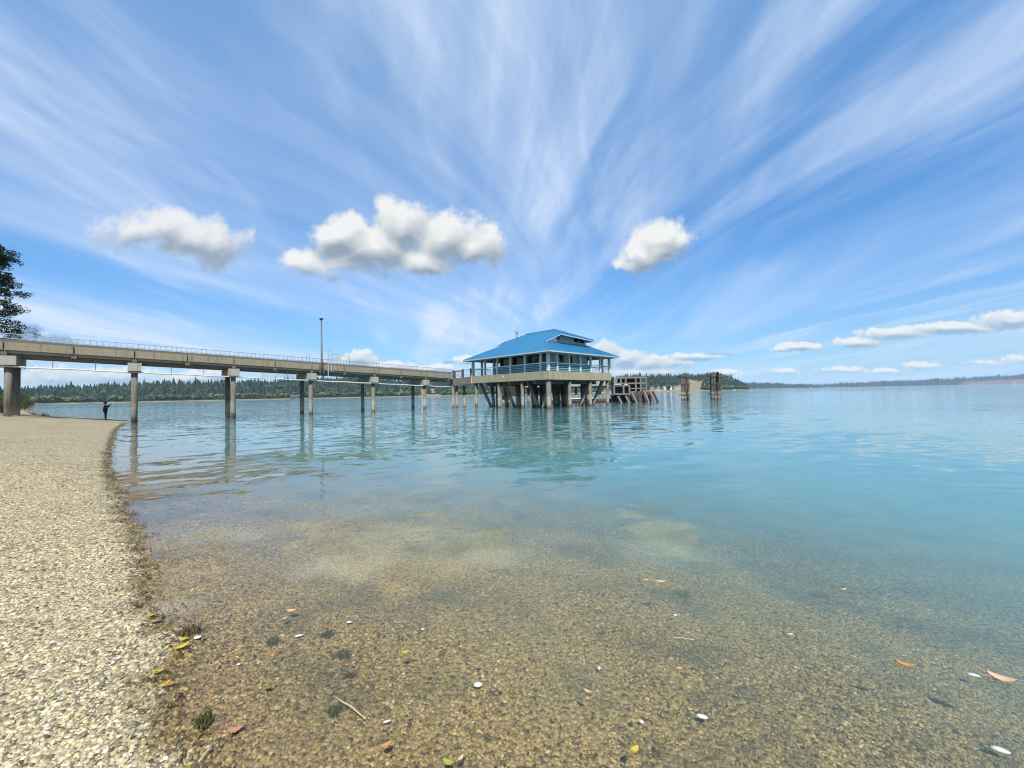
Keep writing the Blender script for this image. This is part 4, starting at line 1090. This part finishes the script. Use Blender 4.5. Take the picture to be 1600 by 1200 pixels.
for s, fx in ((1, -.01), (-1, .02)):
    skin_mesh('shoe', [(fx - .03, s * .11, .045), (fx + .07, s * .113, .045), (fx + .17, s * .118, .035)], [(0, 1), (1, 2)], [.055, .055, .04], M['phone'], person)
skin_mesh('hair', [(.0, 0, 1.70), (-.045, 0, 1.64), (-.05, 0, 1.54), (.04, 0, 1.725)], [(0, 1), (1, 2), (0, 3)], [.10, .105, .07, .085], M['hair'], person)
for s in (1, -1):
    for q in range(4):
        skin_mesh('finger', [(.39, s * .07, 1.52 + .014 * q), (.425, s * .055, 1.525 + .016 * q), (.435, s * .03, 1.525 + .016 * q)], [(0, 1), (1, 2)], [.011, .009, .008], M['skin'], person, 0, 1)
    skin_mesh('thumb', [(.385, s * .065, 1.50), (.41, s * .045, 1.49), (.415, s * .025, 1.50)], [(0, 1), (1, 2)], [.012, .010, .009], M['skin'], person, 0, 1)
mb = MB(); rz = R(38); c = Vector((pf.x + .425 * math.cos(rz), pf.y + .425 * math.sin(rz), pf.z + 1.545)); mb.box(c, (.012, .155, .075), rz)
tag(mb.build('phone', M['phone']), 'black phone held up in both hands by the person on the shore', 'phone')

# ------------------------------------------------------------------ leaves, shells, sticks in and by the water
def flat_shape(name, c, L, Wd, rz, curl, mat, lobes=False, th=.0015, stem=True):
    """a curled leaf (pointed oval, optionally toothed) with thickness and a stalk"""
    nl, nw = 12, 4; V = []; m = Matrix.Rotation(rz, 3, 'Z')
    for i in range(nl + 1):
        f = i / nl; w = Wd * .5 * (math.sin(math.pi * f ** .85) ** .8) * (1 + (.28 * math.sin(f * 26) if lobes else 0)) + .0008
        for j in range(nw + 1):
            g = j / nw * 2 - 1
            V.append(Vector(c) + m @ Vector((L * (f - .5), g * w, curl * (g * g * .5 + (2 * f - 1) ** 2 * .9))))
    n = len(V); V += [v + Vector((0, 0, th)) for v in V]; Fs = []
    for i in range(nl):
        for j in range(nw):
            a = i * (nw + 1) + j; q = (a, a + nw + 1, a + nw + 2, a + 1); Fs += [q[::-1], tuple(x + n for x in q)]
    rim = [j for j in range(nw + 1)] + [i * (nw + 1) + nw for i in range(1, nl + 1)] + [nl * (nw + 1) + j for j in range(nw - 1, -1, -1)] + [i * (nw + 1) for i in range(nl - 1, 0, -1)]
    for a, b in zip(rim, rim[1:] + rim[:1]): Fs.append((a, b, b + n, a + n))
    mb = MB(); mb.add(V, Fs)
    if stem:
        e = Vector(c) + m @ Vector((-L * .5, 0, curl * .9)); mb.tube([e, e + m @ Vector((-L * .14, L * .04, .001)), e + m @ Vector((-L * .26, L * .09, .003))], [.0016, .0014, .0012], 5)
    return mb.build(name, mat, None, True)
def lm(name, col): 
    return leafmat(name, col, False, .2, .45)
LM = {'yellow': lm('yellow_leaf', (.55, .44, .05)), 'orange': lm('orange_leaf', (.50, .24, .09)), 'tan': lm('tan_leaf', (.58, .40, .24)), 'peach': lm('peach_leaf', (.62, .42, .28)), 'green': lm('lime_leaf', (.36, .38, .07)), 'pink': lm('pink_leaf', (.45, .22, .15)), 'olive': lm('olive_leaf', (.24, .19, .07)), 'white': simple('shell_white', (.66, .62, .55), .5, .15, 60)}
def px_len(px, py, n): p = at(px, py); return (p - Vector((0, 0, CAMZ))).length * n / F * .54
def leaf(px, py, npx, rz, col, label, float_=True, aspect=.5, lobes=False, cat='leaf'):
    p = at(px, py, 0.0)
    zg = gz(p.x, p.y)
    if zg > -.012 or not float_:
        for _ in range(4): p = at(px, py, zg); zg = gz(p.x, p.y)
        z = zg + .026
    else: z = .004
    L = px_len(px, py, npx)
    o = flat_shape('leaf', (p.x, p.y, z), L, L * aspect, rz, L * .14, LM[col], lobes); tag(o, label, cat, 'fallen leaves in the shallows')
leaf(634, 1020, 17, .3, 'yellow', 'small bright yellow leaf floating alone in the shallows')
leaf(1415, 1040, 30, -.5, 'orange', 'orange leaf floating at the right with its stalk trailing', aspect=.34)
leaf(1565, 1062, 32, -.7, 'peach', 'large pale peach leaf floating near the right edge', aspect=.55)
leaf(1009, 907, 15, .0, 'tan', 'small tan leaf touching a longer pale one in the middle of the shallows')
leaf(1032, 910, 26, -.1, 'peach', 'long pale leaf floating beside a tuft of yellow weed', aspect=.38)
leaf(456, 955, 20, .1, 'tan', 'pale tan leaf floating above its shadow in the shallows', aspect=.55)
leaf(445, 967, 12, .9, 'tan', 'small tan scrap of leaf just below the pale tan leaf')
leaf(603, 1166, 22, .5, 'orange', 'golden orange leaf under the water at the bottom', aspect=.5)
leaf(701, 1193, 20, -.3, 'green', 'lime yellow leaf at the bottom edge of the picture', aspect=.6)
leaf(720, 1186, 16, .9, 'tan', 'pale curled leaf beside the lime leaf at the bottom edge', aspect=.5)
leaf(368, 1142, 25, .4, 'pink', 'pinkish red leaf with toothed edge lying in the shallows', aspect=.6, lobes=True)
leaf(418, 1076, 20, .0, 'olive', 'olive brown leaf lying on the shallow floor', aspect=.4)
leaf(284, 1016, 25, 1.0, 'yellow', 'larger of two yellow leaves lying on the wet weed line', False, .5)
leaf(287, 1004, 14, .4, 'yellow', 'smaller yellow leaf tucked above the larger one on the weed line', False, .7)
leaf(248, 1055, 22, .3, 'green', 'yellow-green leaf on the wet pebble edge', False, .5)
leaf(257, 1076, 18, 1.1, 'yellow', 'deep yellow leaf lying on a brown leaf at the water edge', False, .55)
leaf(265, 1075, 20, -.2, 'orange', 'brown-orange leaf half under a yellow leaf at the water edge', False, .6, True)
leaf(237, 966, 17, .1, 'green', 'lime leaf on the wet edge highest up the shore', False, .5)
leaf(242, 975, 14, .5, 'orange', 'reddish brown leaf just below the lime leaf on the wet edge', False, .6)
leaf(1035 + 200, 992, 12, 0, 'peach', 'tiny peach leaf floating in the middle right of the shallows')
leaf(1318, 922, 14, .1, 'tan', 'small tan leaf floating farthest right by the deeper water', aspect=.4)
leaf(1062, 968 + 77, 12, .0, 'tan', 'small pale leaf floating below the white shell', aspect=.5)
leaf(935, 892, 12, -.4, 'orange', 'small reddish leaf floating left of the pair of pale leaves')
leaf(824, 888, 12, .3, 'yellow', 'small yellow leaf floating left of the reddish one', aspect=.45)
leaf(507, 820, 9, .2, 'orange', 'tiny orange leaf floating far out below the lamp reflection')
leaf(992, 1172, 20, .5, 'yellow', 'mustard leaf lying near the bottom centre', aspect=.6)
leaf(919, 1082, 18, -.6, 'peach', 'curled pale pink leaf left of the grey shell', aspect=.4)
def shell(px, py, npx, rz, label, z=None, flat=.28, asp=.72, name='shell'):
    p = at(px, py, 0); zg = gz(p.x, p.y); zz = (zg + .02 if z is None else z)
    p = at(px, py, zz); L = px_len(px, py, npx); V = []; n, k = 14, 5
    m = Matrix.Rotation(rz, 3, 'Z')
    for i in range(k + 1):
        r = math.sin(i / k * math.pi / 2)
        for j in range(n):
            w = 2 * math.pi * j / n; rr = L * .5 * r * (1 + .035 * math.cos(w * 7)) * (1 + .12 * math.cos(w))
            V.append(Vector((p.x, p.y, zz)) + m @ Vector((rr * math.cos(w), rr * math.sin(w) * asp, L * flat * .7 * math.cos(i / k * math.pi / 2))))
    Fs = [(i * n + j, (i + 1) * n + j, (i + 1) * n + (j + 1) % n, i * n + (j + 1) % n) for i in range(k) for j in range(n)]
    Fs.append(tuple(k * n + j for j in reversed(range(n))))
    mb = MB(); mb.add(V, Fs); tag(mb.build(name, LM['white'], None, True), label, 'shell', 'white shells in the shallows')
shell(746, 1070, 22, .1, 'large white oval shell gleaming in the shallows at bottom centre')
shell(936, 1044, 14, 1.2, 'upright looking small white shell right of the large oval one', asp=.6)
shell(1055, 961, 11, .3, 'small white shell under the pair of pale leaves')
shell(1520, 1055, 20, -.4, 'thin white sliver of shell left of the large peach leaf', asp=.4)
shell(1096, 1120, 25, -.3, 'long broken white shell below a grey one', asp=.45)
shell(1002, 1127, 13, -.8, 'white pointed shell left of the long broken one', asp=.6)
shell(1561, 1172, 26, -.5, 'large white shell in the bottom right corner', asp=.45)
shell(308, 996, 13, .2, 'white shell lying in the brown weed at the water edge')
shell(604, 1128, 18, .4, 'ragged white shell fragment beside the stick', asp=.3)
shell(466, 994, 18, .4, 'thin white shell fragment in the left shallows', asp=.3)
shell(545, 972, 14, 0, 'pale shell lying left of centre in the shallows', asp=.5)
shell(372, 1038, 8, 0, 'small white shell near the weed line in the left shallows')
shell(660, 983, 9, 0, 'small pale shell in the middle shallows above the yellow leaf')
def stick(pa, pb, r, label, col='driftwood', float_=True):
    a, b = at(*pa), at(*pb)
    for q in (a, b): q.z = .006 if gz(q.x, q.y) < -.01 else gz(q.x, q.y) + .03
    mid = a.lerp(b, .5) + Vector((.004, .003, .004)); mb = MB(); mb.tube([a, a.lerp(b, .25), mid, a.lerp(b, .8), b], [r * .6, r, r, r * .9, r * .5], 7)
    mb.tube([mid, mid + (b - a).normalized().cross(Vector((0, 0, 1))) * .02 + (b - a) * .06], [r * .5, r * .2], 5)
    tag(mb.build('stick', M[col], None, True), label, 'stick', 'sticks in the shallows')
M['straw'] = simple('bleached_reed', (.50, .40, .26), .7, .15, 30)
stick((524, 1090), (572, 1124), .0035, 'thin bleached stick lying in the shallows left of centre', 'straw')
stick((310, 1200), (334, 1165), .004, 'bleached stick on the water edge in the bottom left', 'straw')
stick((1050, 997), (1086, 1001), .003, 'thin pale reed floating in the middle of the shallows', 'straw')
# weed
M['weed'] = leafmat('green_weed', (.08, .09, .03), False, .15, .4); M['weed_brown'] = leafmat('rotted_weed', (.10, .065, .03), False, .05, .6); M['weed_yellow'] = leafmat('yellow_weed', (.20, .19, .03), False, .2, .5)
def weed(px, py, npx, label, mat='weed', n=90, h=.03, z=None):
    p = at(px, py, 0); zz = gz(p.x, p.y); p = at(px, py, zz); zz = gz(p.x, p.y) if z is None else z; rad = px_len(px, py, npx) * .5; V = []; Fs = []
    for _ in range(n):
        a = random.random() * 6.28; r = rad * math.sqrt(random.random()) * .9; q = Vector((p.x + r * math.cos(a), p.y + r * math.sin(a) * .8, zz + .018))
        w = random.random() * 6.28; L = rad * random.uniform(.25, .7); d = Vector((math.cos(w), math.sin(w), 0)); s = d.cross(Vector((0, 0, 1))) * random.uniform(.0015, .004)
        hh = h * random.random(); k = len(V)
        pts = [q, q + d * L * .4 + Vector((0, 0, hh)), q + d * L + Vector((0, 0, hh * .5))]
        for c in pts: V += [c - s, c + s]
        Fs += [(k, k + 1, k + 3, k + 2), (k + 2, k + 3, k + 5, k + 4)]
    mb = MB(); mb.add(V, Fs); tag(mb.build('seaweed', M[mat], None, False), label, 'seaweed', 'tufts of weed in the shallows')
weed(522, 1112, 30, 'dark green weed tuft beside the thin bleached stick')
weed(511, 995, 28, 'small green weed tuft in the left middle shallows', n=54)
weed(535, 1027, 34, 'olive green weed tuft below the pale shell left of centre', n=66)
weed(427, 1007, 30, 'bluish green weed tuft below the pale tan leaf', n=66)
weed(546, 1056, 26, 'faint green weed tuft above the dark one by the stick', n=48)
weed(1066, 918, 44, 'yellow weed tuft beside the long pale leaf', 'weed_yellow', n=156)
weed(1280, 915, 40, 'yellow weed tuft out by the deeper water at right', 'weed_yellow', n=120)
weed(300, 990, 34, 'dark weed tuft with a white shell at the water edge', 'weed_brown', n=132, h=.05)
weed(318, 1135, 30, 'green weed tuft on the water edge at the bottom left', 'weed', n=120, h=.06)
def wrack():
    """strand of rotted weed and scraps along the water edge"""
    V = []; Fs = []
    pts = [Vector((*at(*p)[:2], 0)) for p in img_shore]
    segs = [(a, b, (b - a).length) for a, b in zip(pts[:-1], pts[1:])]; 
    for a, b, L in segs:
        dist = a.length; dens = 120 / (1 + dist * .12); n = int(dens * L)
        nrm = Vector((-(b - a).y, (b - a).x, 0)).normalized()
        for _ in range(n):
            f = random.random(); off = random.gauss(.06, .07) + .05 * math.sin(f * L * 5 + dist) ; q = a.lerp(b, f) + nrm * off
            z = max(gz(q.x, q.y), 0) ; w = random.random() * 6.28; d = Vector((math.cos(w), math.sin(w), 0)); ln = random.uniform(.012, .05) * (1 + dist * .05); s = d.cross(Vector((0, 0, 1))) * random.uniform(.002, .006) * (1 + dist * .08)
            up = Vector((0, 0, random.uniform(.015, .04))); q = Vector((q.x, q.y, z)); k = len(V)
            pts3 = [q + Vector((0, 0, .012)), q + d * ln * .5 + up, q + d * ln + Vector((0, 0, .014))]
            for c in pts3: V += [c - s, c + s]
            Fs += [(k, k + 1, k + 3, k + 2), (k + 2, k + 3, k + 5, k + 4)]
    mb = MB(); mb.add(V, Fs); o = mb.build('wrack', M['weed_brown']); tag(o, 'brown strand of rotted seaweed along the edge of the beach', None, None, 'stuff')
wrack()
# ------------------------------------------------------------------ sky, sun, air
SUN_EL, SUN_AZ = 52.0, 172.0               # azimuth measured from +Y towards +X: the sun stands behind the camera
wld = bpy.data.worlds.new('World'); S.world = wld; wld.use_nodes = True
wld.node_tree.nodes.clear(); t = NT(wld.node_tree)
out = t.new('ShaderNodeOutputWorld')
sky = t.new('ShaderNodeTexSky'); sky.sky_type = 'NISHITA'; sky.sun_disc = False
sky.sun_elevation = R(SUN_EL); sky.sun_rotation = R(SUN_AZ); sky.air_density = 1.15; sky.dust_density = 0.35; sky.ozone_density = 1.6; sky.altitude = 0
d = t.new('ShaderNodeTexCoord').outputs['Generated']; x, y, z = t.sep(d)
zp = t.math('MAXIMUM', z, 0.0)
# high cirrus: a sheet of cloud overhead, streaks running towards azimuth 12 degrees
zc = t.math('ADD', zp, 0.10)
P = t.comb(t.math('DIVIDE', x, zc), t.math('DIVIDE', y, zc), 0.0)
Pr = t.mapping(P, rot=(0, 0, R(13)))
warp = t.vmath('SCALE', t.vmath('SUBTRACT', t.noise(Pr, 0.26, 3, .45, out='Color'), (.5, .5, .5)), scale=1.7)
Pw = t.vmath('ADD', Pr, warp)
c1 = t.noise(t.mapping(Pw, loc=(3.1, 1.7, 0), scale=(.62, .10, 1)), 1.6, 8, .50)
Pq = t.mapping(Pw, rot=(0, 0, R(-22)))
c2 = t.noise(t.mapping(Pq, loc=(7.7, 2.2, 4), scale=(1.7, .20, 1)), 1.8, 8, .54)
c3 = t.noise(t.mapping(Pw, loc=(1.1, 9.2, 2), scale=(.5, .18, 1)), 1.5, 5, .55)
cov = t.noise(t.mapping(P, loc=(1.3, 5.5, 0), scale=(.22, .16, 1)), 1.4, 4, .5)
ci = t.math('MULTIPLY', t.smooth(c1, .36, .70), t.smooth(cov, .28, .60, .40, 1.0))
ci = t.math('ADD', ci, t.math('MULTIPLY', t.math('MULTIPLY', t.smooth(c2, .42, .70), t.smooth(c3, .38, .60)), .95))
Pf = t.mapping(Pw, rot=(0, 0, R(9)))
fib = t.noise(t.mapping(Pf, loc=(2.2, 4.4, 1), scale=(4.2, .34, 1)), 1.6, 6, .58)
ci = t.math('MULTIPLY', ci, t.smooth(fib, .30, .68, .72, 1.15))
ci = t.math('MULTIPLY', ci, 0.58, clamp=True)
K = 1 / .13
skyc = sky.outputs[0]
skyc = t.mix(1.0, skyc, t.ramp(zp, [(0.0, (.36, .56, .78)), (.10, (.33, .53, .77)), (.38, (.33, .64, .91)), (.75, (.62, 1.06, 1.26))]), 'MULTIPLY')
# pale air low down
low = t.math('MULTIPLY', t.math('POWER', 2.718, t.math('MULTIPLY', zp, -7.5)), .62)
skyc = t.mix(low, skyc, (K * .24, K * .395, K * .60))
skyc = t.mix(ci, skyc, (K * .46, K * .54, K * .67))
# heaped clouds, placed by direction; U = right, V = up on a far vertical plane
yy = t.math('MAXIMUM', y, .05)
q = t.comb(t.math('DIVIDE', x, yy), t.math('DIVIDE', z, yy), 0.0)
def cloud_group(name, blobs, wscale, wamp, fscale, famp, flatten=None):
    g = bpy.data.node_groups.new(name, 'ShaderNodeTree')
    g.interface.new_socket('P', in_out='INPUT', socket_type='NodeSocketVector'); g.interface.new_socket('F', in_out='OUTPUT', socket_type='NodeSocketFloat'); g.interface.new_socket('S', in_out='OUTPUT', socket_type='NodeSocketFloat')
    T = NT(g); gi = g.nodes.new('NodeGroupInput'); go = g.nodes.new('NodeGroupOutput')
    p = gi.outputs[0]
    w = T.vmath('MULTIPLY', T.vmath('SUBTRACT', T.noise(p, wscale, 5, .55, out='Color'), (.5, .5, .5)), (wamp, wamp * .7, 0))
    pw = T.vmath('ADD', p, w); F_ = None
    for (cx, cy, rx, ry, s) in blobs:
        u, v = UV(cx, cy); dd = T.vmath('LENGTH', T.vmath('MULTIPLY', T.vmath('SUBTRACT', pw, (u, v, 0)), (F / rx, F / ry, 1)))
        e = T.math('MULTIPLY', T.math('SUBTRACT', 1.0, dd), s)
        F_ = e if F_ is None else T.math('SMOOTH_MAX', F_, e, .12)
    n0 = T.noise(pw, fscale * .45, 3, .5, dims='2D'); n = T.noise(p, fscale, 8, .62, dims='2D')
    vo = T.new('ShaderNodeTexVoronoi', feature='F1', voronoi_dimensions='2D', ins={'Vector': T.vmath('ADD', p, T.vmath('SCALE', w, scale=.8)), 'Scale': fscale * .8, 'Detail': 2.0, 'Roughness': .5})
    puff = T.math('SUBTRACT', .45, vo.outputs['Distance'])
    Fs = T.math('ADD', F_, T.math('MULTIPLY', T.math('SUBTRACT', n0, .5), famp * .8))
    F_ = T.math('ADD', Fs, T.math('MULTIPLY', T.math('ADD', T.math('SUBTRACT', n, .5), T.math('MULTIPLY', puff, .28)), famp * 1.25))
    g.links.new(F_, go.inputs[0]); g.links.new(Fs, go.inputs[1]); return g
def put_clouds(base, g, edge, light, gain, strength, lo=(.20, .245, .29), hi=(.62, .62, .60), bias=.53):
    def ev(v):
        n = t.new('ShaderNodeGroup'); n.node_tree = g; t.l.new(v, n.inputs[0]); return n.outputs
    f0, s0 = ev(q); f1, s1 = ev(t.vmath('ADD', q, light))
    a = t.math('MULTIPLY', t.smooth(f0, 0.0, edge), strength)
    gs = t.math('SUBTRACT', t.math('MAXIMUM', s0, -.1), t.math('MAXIMUM', s1, -.1))
    gf = t.math('SUBTRACT', f0, f1)
    thick = t.math('MULTIPLY', t.smooth(f0, .15, .75), -.22)
    sh = t.math('ADD', t.math('ADD', t.math('MULTIPLY', gs, gain), t.math('MULTIPLY', gf, gain * .45)), t.math('ADD', thick, bias), clamp=True)
    col = t.mix(sh, tuple(K * c for c in lo), tuple(K * c for c in hi))
    return t.mix(a, base, col)
U_, V_, _w = t.sep(q)
front = t.math('GREATER_THAN', y, .06)
def background(col):
    return t.new('ShaderNodeBackground', ins={'Color': col, 'Strength': 0.13}).outputs[0]
shader = background(skyc)
def region(x0, y0, x1, y1, layers):
    """one patch of sky that holds heaped clouds; the rest of the sky never evaluates them"""
    global shader
    (ua, va), (ub, vb) = UV(x0, y1), UV(x1, y0)
    k = t.math('MULTIPLY', t.math('MULTIPLY', t.math('GREATER_THAN', U_, ua), t.math('LESS_THAN', U_, ub)), t.math('MULTIPLY', t.math('GREATER_THAN', V_, va), t.math('LESS_THAN', V_, vb)))
    k = t.math('MULTIPLY', k, front)
    col = skyc
    for (kind, blobs) in layers:
        if kind == 'big': col = put_clouds(col, cloud_group('heaped_cloud', blobs, 5.0, .075, 14, .78), .42, (-.010, .040, 0), 1.15, .94)
        if kind == 'soft': col = put_clouds(col, cloud_group('ragged_cloud', blobs, 4.5, .10, 12, .95), .62, (-.010, .040, 0), 1.1, .88, lo=(.21, .255, .31), hi=(.60, .60, .59), bias=.50)
        if kind == 'low': col = put_clouds(col, cloud_group('low_cloud', blobs, 22, .020, 44, .55), .30, (-.002, .010, 0), 1.1, .88, lo=(.22, .32, .42))
        if kind == 'dark': col = put_clouds(col, cloud_group('blue_cloud', blobs, 26, .016, 46, .45), .5, (-.002, .010, 0), .6, .8, lo=(.13, .23, .38), hi=(.24, .35, .48), bias=.3)
    mx = t.new('ShaderNodeMixShader', ins={0: k, 1: shader, 2: background(col)}); shader = mx.outputs[0]
# (px, py, half width, half height, strength) in the photograph, turned into directions
region(30, 190, 440, 480, [('soft', [(335, 374, 74, 63, 1.0), (300, 372, 88, 49, 1.0), (235, 356, 108, 44, .95), (160, 348, 108, 40, .5), (205, 330, 79, 35, .4), (345, 395, 48, 42, .9)])])
region(400, 270, 880, 480, [('big', [(632, 350, 66, 55, 1.0), (690, 372, 82, 57, 1.0), (585, 385, 112, 48, 1.0), (735, 385, 73, 40, .95), (530, 362, 64, 36, .9), (655, 405, 82, 36, .9), (540, 415, 106, 31, .7), (480, 405, 64, 28, .55)])])
region(880, 270, 1180, 500, [('big', [(1035, 372, 62, 40, 1.0), (1005, 394, 52, 42, 1.0), (1030, 388, 66, 42, 1.0), (1062, 376, 40, 34, .9), (990, 410, 40, 20, .7)])])
region(1178, 420, 1900, 612, [('low', [(1490, 512, 96, 12, 1.00), (1580, 500, 82, 19, 1.00), (1400, 520, 82, 12, 0.90), (1340, 534, 46, 12, 1.00), (1700, 490, 124, 23, 1.00), (1250, 541, 49, 9, 1.00), (1223, 544, 27, 7, 0.80), (1320, 577, 48, 6, 0.56), (1440, 571, 43, 8, 0.63), (1540, 566, 48, 6, 0.49), (1380, 579, 57, 6, 0.49), (1600, 560, 57, 10, 0.56), (1228, 580, 30, 7, 0.56)])])
region(905, 515, 1178, 620, [('low', [(975, 560, 48, 21, 1.0), (1010, 567, 48, 17, .9), (1060, 566, 48, 12, .7), (950, 556, 31, 29, 1.0), (1085, 556, 60, 6, .6), (1000, 580, 84, 10, .8), (1135, 582, 28, 9, .9)]), ('dark', [(1085, 562, 45, 4, .8), (1125, 554, 32, 3, .7)])])
region(-420, 480, 770, 640, [('low', [(725, 562, 21, 12, .8), (560, 560, 36, 18, .9), (610, 574, 72, 13, .8), (680, 575, 60, 10, .8), (180, 588, 108, 18, .9), (80, 590, 72, 24, .9), (300, 590, 72, 16, .8), (340, 585, 48, 16, .8), (440, 580, 72, 16, .7), (-40, 580, 96, 27, .8)]), ('dark', [(48, 516, 30, 14, 1.0), (75, 530, 50, 10, 1.0), (35, 530, 40, 20, 1.0), (110, 534, 30, 6, .6), (700, 566, 16, 4, .7)])])
t.l.new(shader, out.inputs[0])
wld.cycles.sampling_method = 'MANUAL'; wld.cycles.sample_map_resolution = 256
sun_d = bpy.data.lights.new('sun', 'SUN'); sun = bpy.data.objects.new('sun', sun_d); COL.objects.link(sun)
sun_d.energy = 4.2; sun_d.angle = R(.53); sun_d.color = (1.0, .955, .88)
sd = Vector((math.sin(R(SUN_AZ)) * math.cos(R(SUN_EL)), math.cos(R(SUN_AZ)) * math.cos(R(SUN_EL)), math.sin(R(SUN_EL))))
sun.rotation_euler = sd.to_track_quat('Z', 'Y').to_euler(); sun.location = (0, -30, 60)

# air
m, t2, o2 = newmat('air')
pv = t2.new('ShaderNodeVolumePrincipled', ins={'Color': (.62, .78, 1.0, 1), 'Density': 0.00009, 'Anisotropy': 0.0}); t2.l.new(pv.outputs[0], o2.inputs['Volume'])
mb = MB(); mb.boxf((-5400, -5400, -16), (10800, 0, 0), (0, 10800, 0), (0, 0, 126)); hz = mb.build('haze', m); tag(hz, 'thin pale air that turns far shores bluish', None, None, 'stuff')

# ------------------------------------------------------------------ render settings
S.render.engine = 'CYCLES'; c = S.cycles
c.filter_width = 1.1; c.use_denoising = True; c.denoiser = 'OPENIMAGEDENOISE'; c.denoising_input_passes = 'RGB_ALBEDO_NORMAL'
c.max_bounces = 8; c.diffuse_bounces = 3; c.glossy_bounces = 4; c.transmission_bounces = 6; c.transparent_max_bounces = 12; c.volume_bounces = 1
c.caustics_reflective = False; c.caustics_refractive = False; c.sample_clamp_indirect = 6
S.view_settings.view_transform = 'Standard'; S.view_settings.look = 'None'; S.view_settings.exposure = 0.6; S.view_settings.gamma = 1
S.render.film_transparent = False
